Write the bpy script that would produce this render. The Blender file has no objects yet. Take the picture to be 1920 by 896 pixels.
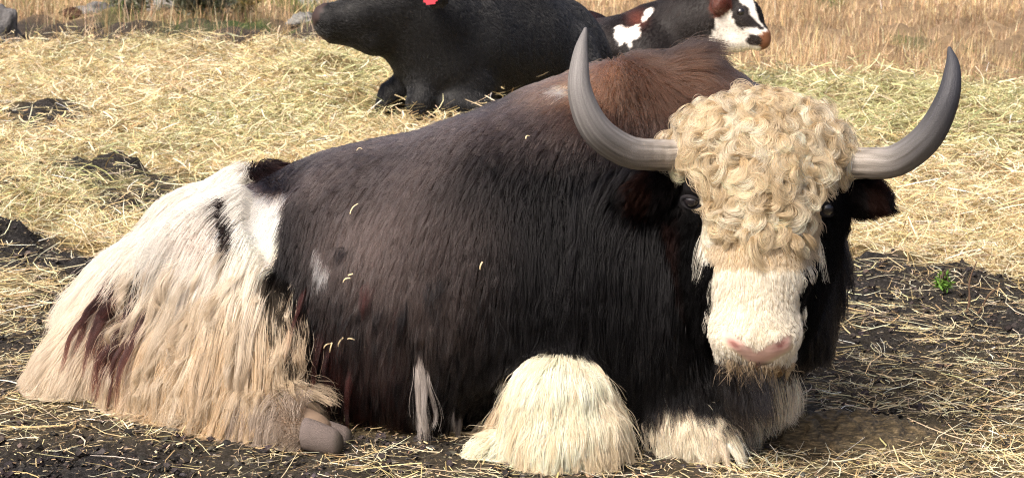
import bpy, math, random
import numpy as np
from mathutils import Vector, kdtree

rng = np.random.default_rng(7)
random.seed(7)
scene = bpy.context.scene
COL = scene.collection
R = math.radians

# ------------------------------------------------------------------ camera, sky, sun, exposure
F_PX, CX, CY, CAM_H, PITCH = 3600.0, 960.0, 448.0, 1.2, R(9.9)
cam_d = bpy.data.cameras.new('camera')
cam = bpy.data.objects.new('camera', cam_d); COL.objects.link(cam)
cam.location = (0, 0, CAM_H); cam.rotation_euler = (math.pi/2 - PITCH, 0, 0)
cam_d.sensor_width = 36; cam_d.lens = 36*F_PX/1920; cam_d.clip_end = 2000; cam_d.clip_start = .05
cam_d.dof.use_dof = True; cam_d.dof.focus_distance = 4.15; cam_d.dof.aperture_fstop = 15
scene.camera = cam

SUN_EL, SUN_AZ = 50.0, 222.0        # azimuth of the sun measured clockwise from +Y
world = bpy.data.worlds.new('World'); scene.world = world; world.use_nodes = True
wn = world.node_tree.nodes; wl = world.node_tree.links
sky = wn.new('ShaderNodeTexSky'); sky.sky_type = 'NISHITA'; sky.sun_disc = False
sky.sun_elevation = R(SUN_EL); sky.sun_rotation = R(SUN_AZ); sky.dust_density = 8; sky.air_density = 0.55; sky.ozone_density = 0.4
bg = wn['Background']; bg.inputs['Strength'].default_value = 0.15
wl.new(sky.outputs[0], bg.inputs['Color'])
sd = bpy.data.lights.new('sun', 'SUN'); sd.energy = 2.5; sd.angle = R(24); sd.color = (1, .95, .87)
sun = bpy.data.objects.new('sun', sd); COL.objects.link(sun)
sdir = Vector((math.sin(R(SUN_AZ))*math.cos(R(SUN_EL)), math.cos(R(SUN_AZ))*math.cos(R(SUN_EL)), math.sin(R(SUN_EL))))
sun.rotation_euler = sdir.to_track_quat('Z', 'Y').to_euler(); sun.location = sdir*20
scene.view_settings.view_transform = 'Standard'; scene.view_settings.look = 'None'
scene.view_settings.exposure = 0.48; scene.view_settings.gamma = 1
scene.view_settings.use_curve_mapping = False
scene.render.engine = 'CYCLES'
cy = scene.cycles
cy.max_bounces = 7; cy.diffuse_bounces = 3; cy.glossy_bounces = 3; cy.transmission_bounces = 6; cy.transparent_max_bounces = 8
cy.use_denoising = True; cy.denoising_prefilter = 'NONE'; cy.filter_width = 1.15
scene.cycles_curves.shape = 'RIBBONS'; scene.cycles_curves.subdivisions = 2

# ------------------------------------------------------------------ pixel <-> place
FWD = np.array([0, math.cos(PITCH), -math.sin(PITCH)])
UPV = np.array([0, math.sin(PITCH), math.cos(PITCH)])
CAMP = np.array([0, 0, CAM_H])
def ray(px, py):
    return FWD + np.array([1., 0, 0])*(px-CX)/F_PX + UPV*(CY-py)/F_PX
def U(px, py, Y):                       # the point of that direction at ground distance Y
    d = ray(px, py); return CAMP + d*(Y/d[1])
def G(px, py):                          # the ground point in that direction
    d = ray(px, py); return CAMP + d*(-CAM_H/d[2])
def proj(P):
    q = P - CAMP
    dep = q @ FWD
    return CX + F_PX*q[..., 0]/dep, CY - F_PX*(q @ UPV)/dep, dep

# ------------------------------------------------------------------ helpers
def sstep(a, b, x):
    t = np.clip((x-a)/(b-a), 0, 1); return t*t*(3-2*t)
class Noise:                             # smooth noise: sum of sines
    def __init__(s, freq, seed, n=9, dim=3):
        r = np.random.default_rng(seed)
        s.k = r.normal(size=(n, dim))*freq; s.ph = r.uniform(0, 6.28, n); s.n = n
    def __call__(s, P):
        out = np.zeros(P.shape[:-1])
        for k, p in zip(s.k, s.ph): out += np.sin(P @ k + p)
        return out/math.sqrt(s.n)*1.2
def norm(v): return v/np.maximum(np.linalg.norm(v, axis=-1, keepdims=True), 1e-9)
def tag(o, label=None, cat=None, group=None, kind=None):
    for k, v in (('label', label), ('category', cat), ('group', group), ('kind', kind)):
        if v: o[k] = v
    return o
def link(o, parent=None):
    COL.objects.link(o)
    if parent is not None:
        o.parent = parent; o.matrix_parent_inverse = parent.matrix_world.inverted()
    return o
def empty(name, loc, **kw):
    o = bpy.data.objects.new(name, None); o.location = loc; COL.objects.link(o)
    o.matrix_world = __import__('mathutils').Matrix.Translation(loc)
    return tag(o, **kw)
def mesh_np(name, V, quads, mat, col=None, smooth=True, parent=None):
    """V (n,3); quads (m,4) or (m,3) index array"""
    me = bpy.data.meshes.new(name)
    m, k = quads.shape
    me.vertices.add(len(V)); me.vertices.foreach_set('co', V.astype(np.float32).ravel())
    me.loops.add(m*k); me.loops.foreach_set('vertex_index', quads.astype(np.int32).ravel())
    me.polygons.add(m); me.polygons.foreach_set('loop_start', np.arange(0, m*k, k, dtype=np.int32))
    me.polygons.foreach_set('use_smooth', np.full(m, smooth))
    me.update(calc_edges=True)
    if col is not None:
        a = me.color_attributes.new('col', 'FLOAT_COLOR', 'POINT')
        c = np.ones((len(V), 4), np.float32); c[:, :col.shape[1]] = col
        a.data.foreach_set('color', c.ravel())
    me.materials.append(mat)
    return link(bpy.data.objects.new(name, me), parent)
EYES = ((1298, 377, 19, 14), (1549, 391, 8, 9))
def clear_of_eyes(P, grow_=1.0):
    ok = np.ones(len(P), bool); px, py, _ = proj(P)
    for (a, b, rx, ry) in EYES:
        ok &= ~((((px-a)/(rx*grow_))**2+((py-b)/(ry*grow_))**2 < 1) & (P[..., 1] < 4.2)).any(1)
    return ok
def hair_np(name, P, rad, col, mat, parent=None):
    """P (n,k,3), rad (n,k), col (n,k,3)"""
    if parent is not None and name in ('forelock', 'face_hair', 'coat') and P[..., 1].max() < 6:
        ok = clear_of_eyes(P, 1.1 if name == 'forelock' else 1); P, rad, col = P[ok], rad[ok], col[ok]
    n, k, _ = P.shape
    hc = bpy.data.hair_curves.new(name)
    hc.add_curves([k]*n)
    hc.attributes['position'].data.foreach_set('vector', P.astype(np.float32).ravel())
    a = hc.attributes.get('radius') or hc.attributes.new('radius', 'FLOAT', 'POINT')
    a.data.foreach_set('value', rad.astype(np.float32).ravel())
    c = np.ones((n, k, 4), np.float32); c[..., :3] = col
    a = hc.attributes.new('col', 'FLOAT_COLOR', 'POINT'); a.data.foreach_set('color', c.ravel())
    hc.materials.append(mat)
    return link(bpy.data.objects.new(name, hc), parent)

# ------------------------------------------------------------------ materials
def new_mat(name):
    m = bpy.data.materials.new(name); m.use_nodes = True
    return m, m.node_tree.nodes, m.node_tree.links, m.node_tree.nodes['Principled BSDF']
def attr_mat(name, rough=.8, spec=.2, noise=0, scale=60, bump=0, trans=0):
    m, n, l, b = new_mat(name)
    a = n.new('ShaderNodeAttribute'); a.attribute_name = 'col'
    out = a.outputs['Color']
    if noise:
        t = n.new('ShaderNodeTexNoise'); t.inputs['Scale'].default_value = scale; t.inputs['Detail'].default_value = 6
        mp = n.new('ShaderNodeMapRange'); mp.inputs['To Min'].default_value = 1-noise; mp.inputs['To Max'].default_value = 1+noise
        l.new(t.outputs['Fac'], mp.inputs['Value'])
        mx = n.new('ShaderNodeVectorMath'); mx.operation = 'SCALE'
        l.new(out, mx.inputs[0]); l.new(mp.outputs[0], mx.inputs['Scale']); out = mx.outputs[0]
        if bump:
            bp = n.new('ShaderNodeBump'); bp.inputs['Distance'].default_value = bump
            l.new(t.outputs['Fac'], bp.inputs['Height']); l.new(bp.outputs[0], b.inputs['Normal'])
    l.new(out, b.inputs['Base Color'])
    b.inputs['Roughness'].default_value = rough; b.inputs['Specular IOR Level'].default_value = spec
    if trans:
        tr = n.new('ShaderNodeBsdfTranslucent'); l.new(out, tr.inputs['Color'])
        ms = n.new('ShaderNodeMixShader'); ms.inputs[0].default_value = trans
        l.new(b.outputs[0], ms.inputs[1]); l.new(tr.outputs[0], ms.inputs[2])
        l.new(ms.outputs[0], n['Material Output'].inputs[0])
    return m
def hair_mat(name, rough=.35, radial=.5, coat=0.0, ior=1.32, gam=1.0, dif=0.0):
    m = bpy.data.materials.new(name); m.use_nodes = True
    n = m.node_tree.nodes; l = m.node_tree.links
    n.remove(n['Principled BSDF'])
    h = n.new('ShaderNodeBsdfHairPrincipled'); h.model = 'CHIANG'; h.parametrization = 'COLOR'
    a = n.new('ShaderNodeAttribute'); a.attribute_name = 'col'
    gm = n.new('ShaderNodeGamma'); gm.inputs['Gamma'].default_value = gam
    l.new(a.outputs['Color'], gm.inputs['Color']); l.new(gm.outputs[0], h.inputs['Color'])
    h.inputs['Roughness'].default_value = rough; h.inputs['Radial Roughness'].default_value = radial
    h.inputs['Coat'].default_value = coat
    if dif:
        df = n.new('ShaderNodeBsdfDiffuse'); l.new(gm.outputs[0], df.inputs['Color']); mx = n.new('ShaderNodeMixShader'); mx.inputs[0].default_value = dif
    h.inputs['Random Roughness'].default_value = .2; h.inputs['IOR'].default_value = ior
    if dif: l.new(h.outputs[0], mx.inputs[1]); l.new(df.outputs[0], mx.inputs[2]); l.new(mx.outputs[0], n['Material Output'].inputs[0])
    else: l.new(h.outputs[0], n['Material Output'].inputs[0])
    return m
M_SKIN = attr_mat('yak_hide', .75, .2, .12, 90, .002)
M_HAIR = hair_mat('yak_hair', .34, .5, ior=1.27)
M_CURL = hair_mat('curl_hair', .4, .7, ior=1.2, gam=1.15, dif=.42)
M_PALE = hair_mat('pale_hair', .4, .7, ior=1.2, gam=1.25, dif=.5)
M_COWHAIR = hair_mat('cow_hair', .3, .5, ior=1.42)
M_COW = attr_mat('cow_hide', .55, .22, .1, 40, .0006)
M_STRAW = attr_mat('straw', .55, .35, 0, trans=.18)
M_GRASS = attr_mat('dry_grass', .8, .15, 0, trans=.25)
M_ROCK = attr_mat('rock', .9, .2, .35, 14, .02)

# ------------------------------------------------------------------ ground
n1, n2, n3, n4 = (Noise(f, s, dim=2) for f, s in ((1.3, 1), (4.5, 2), (14, 3), (40, 4)))
nh1, nh2, nh3 = Noise(13, 15, dim=2), Noise(34, 16, dim=2), Noise(6, 17, dim=2)
BUMPS = []                                # (x, y, radius, height): hay heaps, dirt mounds
def bump_px(px, py, r, h): g = G(px, py); BUMPS.append((g[0], g[1], r, h))
for a in ((650, 165, .55, .17), (690, 200, .4, .12), (590, 185, .5, .06), (470, 140, .5, .04), (1480, 235, .5, .07), (1640, 205, .45, .08),
          (1800, 230, .5, .08), (1420, 195, .5, .05), (1900, 270, .4, .07), (1560, 300, .4, .06), (200, 150, .4, .03), (340, 180, .4, .04), (1720, 260, .3, .06)):
    bump_px(*a)
MOUNDS = ((80, 232, .26, .10), (170, 352, .22, .11), (20, 470, .2, .09), (250, 400, .2, .05), (105, 117, .25, .07), (300, 372, .2, .04), (1650, 520, .35, .05),
          (1780, 545, .25, .06), (1880, 590, .2, .04), (110, 530, .25, .03))
for a in MOUNDS: bump_px(*a)
def gz(x, y):
    P = np.stack([x, y], -1)
    far = sstep(14, 40, y)
    z = .012*n1(P) + .007*n2(P) + .004*n3(P)*sstep(60, 20, y) + far*.10*n1(P*.5)
    # level where the animals lie
    hb = np.zeros_like(z)
    for (bx, by, r, h) in BUMPS: hb = np.maximum(hb, h*np.exp(-((x-bx)**2+(y-by)**2)/(r*r)))
    z = z + hb*(1+.25*n3(P)+.3*n2(P))
    z = z + (.022*nh1(P)+.012*nh2(P))*sstep(5.0, 6.5, y)*sstep(19, 15, y) + .05*nh3(P)*sstep(13, 15, y)*sstep(60, 30, y)
    yk = np.exp(-(((x+.05)/1.35)**4 + ((y-4.55)/.75)**4))
    return z*(1-.8*yk)
def hay_edge(px): return np.interp(px, [-400, 0, 600, 900, 1330, 1500, 1700, 1920, 2400], [98, 90, 88, 100, 138, 158, 158, 180, 195])
PATCH = [(1560, 812, 165, 52, .82), (80, 222, 78, 26, 1), (165, 337, 100, 34, 1), (20, 356, 26, 14, 1), (20, 455, 95, 28, 1.1), (110, 512, 150, 32, 1.1), (330, 358, 85, 20, .95), (255, 395, 95, 24, .9), (105, 113, 26, 7, 1),
         (60, 255, 40, 8, .6), (35, 640, 90, 18, .6), (60, 720, 90, 25, .5), (150, 690, 60, 20, .6), (240, 290, 30, 6, .5), (480, 125, 12, 5, .7), (1880, 330, 25, 8, .3)]
n5 = Noise(2.2, 11, dim=2); n6 = Noise(7, 12, dim=2)
def zones(x, y):
    """hay cover 0..1, grass 0..1, green 0..1 at ground points"""
    P = np.stack([x, y], -1)
    z0 = np.zeros_like(x)
    yy = np.maximum(y, 1.5)
    px, py, _ = proj(np.stack([x, yy, z0], -1))
    wob = n5(P)*.5 + n6(P)*.35
    e = hay_edge(px)
    hay = sstep(-3, 5, py - e + wob*5)
    # bare soil in front
    edge_r = np.interp(px, [1300, 1560, 1700, 1920], [470, 478, 505, 548])
    right = sstep(1300, 1500, px)*sstep(0, 18, py-edge_r+wob*12)
    d = np.interp(py, [500, 640, 700, 780, 900], [.06, .12, .28, .40, .44])
    hay = hay*(1-right) + right*d*np.clip(.8+.7*wob, .1, 1.6)
    left = sstep(700, 300, px)*sstep(490, 540, py+wob*15)
    d = np.interp(py, [520, 560, 600, 680, 760, 830, 900], [.8, .75, .66, .58, .48, .34, .26])
    hay = hay*(1-left) + left*d*np.clip(.85+.75*wob, .1, 1.6)
    mid = sstep(250, 450, px)*sstep(1500, 1300, px)*sstep(790, 830, py)
    hay = hay*(1-mid) + mid*.22*np.clip(.85+.9*wob, .05, 1.7)
    for (a, b, rx, ry, s) in PATCH:
        q = ((px-a)/rx)**2 + ((py-b)/ry)**2
        hay = hay*(1 - np.clip(s, 0, 1)*sstep(1.5, .5, q + wob*.35)*.92)
    grass = 1-sstep(-3, 5, py - e + wob*5)
    strip = sstep(900, 650, px)*sstep(40, 55, py + wob*6)*grass     # trodden dark strip
    green = np.zeros_like(x)
    for (a, b, rx, ry, s) in ((470, 55, 50, 9, 1), (540, 62, 20, 6, 1), (600, 50, 25, 8, 1), (220, 48, 40, 9, .6), (40, 10, 40, 12, .9), (230, 5, 50, 12, .7), (1830, 92, 28, 9, 1), (1700, 85, 60, 22, .6), (1560, 15, 30, 12, .6),
                              (420, 60, 60, 10, .5), (550, 15, 60, 20, .5), (1900, 115, 30, 8, .6), (330, 60, 60, 12, .4)):
        q = ((px-a)/rx)**2 + ((py-b)/ry)**2
        green = np.maximum(green, s*sstep(1.3, .3, q+wob*.3))
    return np.clip(hay, 0, 1), grass*(1-strip*.85), green*grass, px, py

def axis(segs):
    out = [np.array([segs[0][0]])]
    for a, b, s in segs:
        n = max(1, int(round((b-a)/s))); out.append(np.linspace(a, b, n+1)[1:])
    return np.concatenate(out)
gx = axis([(-400, -60, 40), (-60, -12, 4), (-12, -5, .5), (-5, -3, .08), (-3, 3, .03), (3, 5, .08), (5, 12, .5), (12, 60, 4), (60, 400, 40)])
gy = axis([(-60, 0, 6), (0, 3, .3), (3, 8, .028), (8, 14, .05), (14, 22, .12), (22, 40, .6), (40, 120, 8), (120, 900, 60)])
X, Y = np.meshgrid(gx, gy, indexing='ij')
hayc, grassc, greenc, _, _ = zones(X.ravel(), Y.ravel())
Z = gz(X.ravel(), Y.ravel())
Z += .009*n4(np.stack([X.ravel(), Y.ravel()], -1))*(1-hayc)*sstep(12, 8, Y.ravel())
V = np.stack([X.ravel(), Y.ravel(), Z], -1)
I = np.arange(len(V)).reshape(X.shape)
Q = np.stack([I[:-1, :-1], I[1:, :-1], I[1:, 1:], I[:-1, 1:]], -1).reshape(-1, 4)
def ground_mat():
    m, n, l, b = new_mat('soil_and_hay')
    a = n.new('ShaderNodeAttribute'); a.attribute_name = 'col'
    sp = n.new('ShaderNodeSeparateColor'); l.new(a.outputs['Color'], sp.inputs[0])
    tc = n.new('ShaderNodeTexCoord')
    def noise(sc, det=6, rough=.6):
        t = n.new('ShaderNodeTexNoise'); t.inputs['Scale'].default_value = sc; t.inputs['Detail'].default_value = det; t.inputs['Roughness'].default_value = rough
        l.new(tc.outputs['Object'], t.inputs['Vector']); return t.outputs['Fac']
    def ramp(src, *st):
        r = n.new('ShaderNodeValToRGB'); l.new(src, r.inputs[0])
        el = r.color_ramp.elements
        while len(el) < len(st): el.new(.5)
        for e, (p, c) in zip(el, st): e.position = p; e.color = (*c, 1)
        return r.outputs[0]
    def mix(f, c1, c2):
        x = n.new('ShaderNodeMix'); x.data_type = 'RGBA'
        l.new(f, x.inputs[0]); l.new(c1, x.inputs[6]); l.new(c2, x.inputs[7]); return x.outputs[2]
    fine = noise(85, 12, .8)
    soil = ramp(fine, (.3, (.007, .0065, .007)), (.5, (.028, .026, .027)), (.68, (.15, .135, .125)))
    hay = ramp(noise(30, 8, .7), (.3, (.14, .10, .045)), (.55, (.36, .27, .13)), (.75, (.52, .40, .22)))
    grs = ramp(noise(6, 8, .7), (.3, (.20, .14, .085)), (.55, (.34, .24, .14)), (.75, (.46, .34, .21)))
    grn = ramp(noise(20, 8, .7), (.3, (.03, .05, .012)), (.7, (.10, .15, .04)))
    c = mix(sp.outputs[0], soil, hay); c = mix(sp.outputs[1], c, grs); c = mix(sp.outputs[2], c, grn)
    l.new(c, b.inputs['Base Color']); b.inputs['Roughness'].default_value = .92; b.inputs['Specular IOR Level'].default_value = .25
    bp = n.new('ShaderNodeBump'); bp.inputs['Distance'].default_value = .03; bp.inputs['Strength'].default_value = 1
    l.new(fine, bp.inputs['Height']); l.new(bp.outputs[0], b.inputs['Normal'])
    return m
ground = mesh_np('ground', V, Q, ground_mat(), np.stack([hayc**1.3*.9, grassc, greenc*.9], -1))
tag(ground, 'dark trodden soil strewn with straw, running back into dry grassland', kind='structure')

# ------------------------------------------------------------------ straw, grass (uncountable)
def strips(P, W, side, name, mat, col, label, cat):
    """P (n,k,3) centre lines, W (n,k) half widths, side (n,3)"""
    n, k, _ = P.shape
    V = np.empty((n, k, 2, 3)); V[:, :, 0] = P - side[:, None]*W[..., None]; V[:, :, 1] = P + side[:, None]*W[..., None]
    base = (np.arange(n)*k*2)[:, None]; j = np.arange(k-1)*2
    q = np.stack([base+j, base+j+1, base+j+3, base+j+2], -1).reshape(-1, 4)
    c = np.repeat(col, k*2, axis=0) if col.ndim == 2 else np.repeat(col, 2, axis=1).reshape(-1, 3)
    o = mesh_np(name, V.reshape(-1, 3), q, mat, c, smooth=False)
    return tag(o, label, cat, kind='stuff')
def palette(n, cols, w):
    cols = np.array(cols); w = np.array(w, float); w /= w.sum()
    c = cols[rng.choice(len(cols), n, p=w)]
    return c*rng.lognormal(0, .22, (n, 1))*rng.normal(1, .05, (n, 3))
def straw(N, ylo, yhi, pw, lmin, lmax, wid, lift, name, label, near=False):
    u = rng.random(N*2)
    y = (ylo**pw + u*(yhi**pw-ylo**pw))**(1/pw)
    half = y*.30 + .35
    x = rng.uniform(-1, 1, len(y))*half
    hay, gr, gn, px, py = zones(x, y)
    P2 = np.stack([x, y], -1)
    keep = rng.random(len(x)) < hay*(.75+.35*n6(P2*1.7))
    x, y, hay = x[keep][:N], y[keep][:N], hay[keep][:N]
    n = len(x); P2 = np.stack([x, y], -1)
    L = lmin + (lmax-lmin)*rng.beta(1.3, 2.6, n)
    ang = rng.uniform(0, 6.283, n)
    thick = sstep(.45, .9, hay)
    tilt = rng.normal(0, 1, n)*(.16 + .20*thick)
    bend = rng.normal(0, .8, n); k = 4
    z = gz(x, y) + .006 + rng.exponential(1, n)*lift*(.15+thick)
    t = np.linspace(-.5, .5, k)
    P = np.empty((n, k, 3))
    a = ang[:, None] + bend[:, None]*t
    P[..., 0] = x[:, None] + np.cos(a)*t*L[:, None]
    P[..., 1] = y[:, None] + np.sin(a)*t*L[:, None]
    arch = rng.normal(0, .06, n)
    P[..., 2] = z[:, None] + (t*L[:, None])*np.sin(tilt)[:, None] + arch[:, None]*L[:, None]*(.25-t*t)*2
    gl = gz(P[..., 0].ravel(), P[..., 1].ravel()).reshape(n, k)
    P[..., 2] = np.maximum(P[..., 2], gl+.004)
    side = np.stack([-np.sin(ang), np.cos(ang), rng.normal(0, .6, n)], -1); side = norm(side)
    W = np.repeat((wid*rng.lognormal(0, .35, n)*(.6+.4*sstep(4, 12, y)*2.2))[:, None], k, 1)
    W[:, -1] *= .5
    green = sstep(.0, 1.2, n5(P2*.8+3))*.8
    # the heaps in the middle distance are greener hay
    base = palette(n, [(.68, .54, .29), (.78, .66, .42), (.56, .42, .21), (.84, .75, .54), (.36, .25, .12)], [4, 4, 3, 3, 1])
    grn = palette(n, [(.46, .45, .22), (.60, .57, .33), (.36, .35, .16)], [3, 3, 2])
    hx, hy, _ = proj(np.stack([x, y, np.zeros(n)], -1))
    heap = np.maximum(sstep(1350, 1420, hx)*sstep(340, 270, hy), np.exp(-((hx-650)/110)**2-((hy-160)/60)**2))*.75
    pick = rng.random(n) < np.maximum(green*sstep(5.5, 8, y)*.6, heap)
    c = np.where(pick[:, None], grn, base)
    return strips(P, W, side, name, M_STRAW, np.clip(c, .02, .9), label, 'hay')
straw(170000, 5.2, 18, .75, .05, .24, .0014, .028, 'hay_bedding', 'thick layer of loose yellow hay spread behind the yak')
straw(40000, 3.5, 7.0, 1, .02, .20, .0012, .010, 'scattered_straw', 'loose dry straw scattered over dark soil around the yak')

def chaff(N):
    y = 3.5*(8.5/3.5)**rng.random(N); x = rng.uniform(-1, 1, N)*(y*.30+.3); n = N
    keep = rng.random(n) < .35+.5*zones(x, y)[0]; x, y = x[keep], y[keep]; n = len(x)
    ang = rng.uniform(0, 6.283, n); L = .004+.022*rng.beta(1.2, 3, n); t = np.array([-.5, .5])
    tl = rng.normal(0, .3, n)
    P = np.empty((n, 2, 3)); P[..., 0] = x[:, None]+np.cos(ang)[:, None]*t*L[:, None]; P[..., 1] = y[:, None]+np.sin(ang)[:, None]*t*L[:, None]
    P[..., 2] = (gz(x, y)+.012)[:, None] + (t*L[:, None])*np.sin(tl)[:, None]
    side = norm(np.stack([-np.sin(ang), np.cos(ang), rng.normal(0, .5, n)], -1))
    c = palette(n, [(.60, .48, .27), (.74, .63, .42), (.40, .29, .16), (.22, .16, .10)], [3, 2, 3, 2])
    strips(P, np.repeat((.0008*rng.lognormal(0, .4, n))[:, None], 2, 1), side, 'straw_chaff', M_STRAW, np.clip(c, .02, .9), 'tiny flecks of chopped straw sprinkled over the dark soil', 'chaff')
chaff(60000)
def crumbs(N):
    u = rng.random(N*3); y = 3.5*(7.6/3.5)**u; x = rng.uniform(-1, 1, len(y))*(y*.30+.3)
    hay = zones(x, y)[0]; keep = rng.random(len(x)) < (1-hay)**2
    x, y = x[keep][:N], y[keep][:N]; n = len(x)
    r = .003*rng.lognormal(0, .7, n); r = np.minimum(r, .014)
    oc = np.array([(1, 0, 0), (-1, 0, 0), (0, 1, 0), (0, -1, 0), (0, 0, 1), (0, 0, -1)], float)
    oc = np.concatenate([oc, norm(np.array([(a, b, c) for a in (1, -1) for b in (1, -1) for c in (1, -1)], float))])
    tri = []
    for i, a in enumerate((0, 1)):
        for j, b in enumerate((2, 3)):
            for k, c in enumerate((4, 5)):
                m_ = 6+i*4+j*2+k; f = [(a, b, m_), (b, c, m_), (c, a, m_)]
                tri += f if (i+j+k) % 2 == 0 else [(q[1], q[0], q[2]) for q in f]
    tri = np.array(tri)
    V = oc[None]*(r[:, None]*rng.uniform(.6, 1.25, (n, 14)))[..., None]*np.array([1, 1, .75])
    V += np.stack([x, y, gz(x, y)+r*.35], -1)[:, None]
    F = (tri[None]+(np.arange(n)*14)[:, None, None]).reshape(-1, 3)
    c = np.repeat(palette(n, [(.035, .030, .029), (.055, .047, .044), (.022, .019, .018), (.11, .09, .075)], [4, 3, 3, .6]), 14, 0)
    return tag(mesh_np('soil_crumbs', V.reshape(-1, 3), F, M_ROCK, c, smooth=False), 'loose crumbs and clods of dark soil between the straw', 'soil', kind='stuff')
crumbs(24000)
def grass(N, per, ylo, yhi, hmin, hmax, name, label):
    y = rng.uniform(ylo, yhi, N*3); x = rng.uniform(-1, 1, len(y))*(y*.30+.5)
    hay, gr, gn, px, py = zones(x, y)
    P2 = np.stack([x, y], -1)
    keep = rng.random(len(x)) < gr*np.clip(.5+.6*n5(P2*.9), .05, 1)
    x, y, gn, px, gr = x[keep][:N], y[keep][:N], gn[keep][:N], px[keep][:N], gr[keep][:N]
    n0 = len(x)
    size = np.clip(rng.lognormal(0, .35, n0)*(1+.3*n5(np.stack([x, y], -1)*.9)), .3, 2.2)*np.where(px < 700, 2.1, 1)
    size = size*(1-.45*gn)
    tone = rng.lognormal(0, .16, n0)*(1+.22*n5(np.stack([x, y], -1)*1.3))
    ii = np.repeat(np.arange(n0), per); n = len(ii)
    r = np.abs(rng.normal(0, .13, n))*size[ii]; th = rng.uniform(0, 6.283, n)
    bx, by = x[ii]+np.cos(th)*r, y[ii]+np.sin(th)*r
    H = (hmin+(hmax-hmin)*rng.random(n)**1.4)*size[ii]
    lean = np.clip(rng.normal(0, .75, n) + r*5.5, -1.5, 1.5); az = th + rng.normal(0, .5, n)
    k = 4; t = np.linspace(0, 1, k)
    P = np.empty((n, k, 3)); s = np.sin(lean)[:, None]*t**1.8*H[:, None]
    P[..., 0] = bx[:, None]+np.cos(az)[:, None]*s; P[..., 1] = by[:, None]+np.sin(az)[:, None]*s
    P[..., 2] = gz(bx, by)[:, None]-.01 + np.cos(lean)[:, None]*t*H[:, None]
    W = (.0017*rng.lognormal(0, .3, n))[:, None]*np.array([1, .9, .7, .25])*(1+sstep(14, 26, by))[:, None]
    side = np.stack([np.cos(az+1.57), np.sin(az+1.57), np.zeros(n)], -1)
    c = palette(n, [(.50, .35, .20), (.60, .45, .27), (.42, .28, .16), (.68, .54, .36), (.32, .21, .12)], [4, 4, 3, 2, 1])*tone[ii][:, None]
    g = palette(n, [(.10, .16, .04), (.17, .22, .07), (.22, .24, .09)], [2, 2, 1])
    left = (px[ii] < 800)
    gp = rng.random(n) < np.clip(gn[ii]*1.1 + .10*left, 0, .95)
    c = np.where(gp[:, None], g, c)
    return strips(P, W, side, name, M_GRASS, np.clip(c, .01, .9), label, 'grass')
grass(15000, 12, 12.5, 36, .04, .15, 'dry_grass', 'dry tan grass tufts covering the field behind the cattle')

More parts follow.
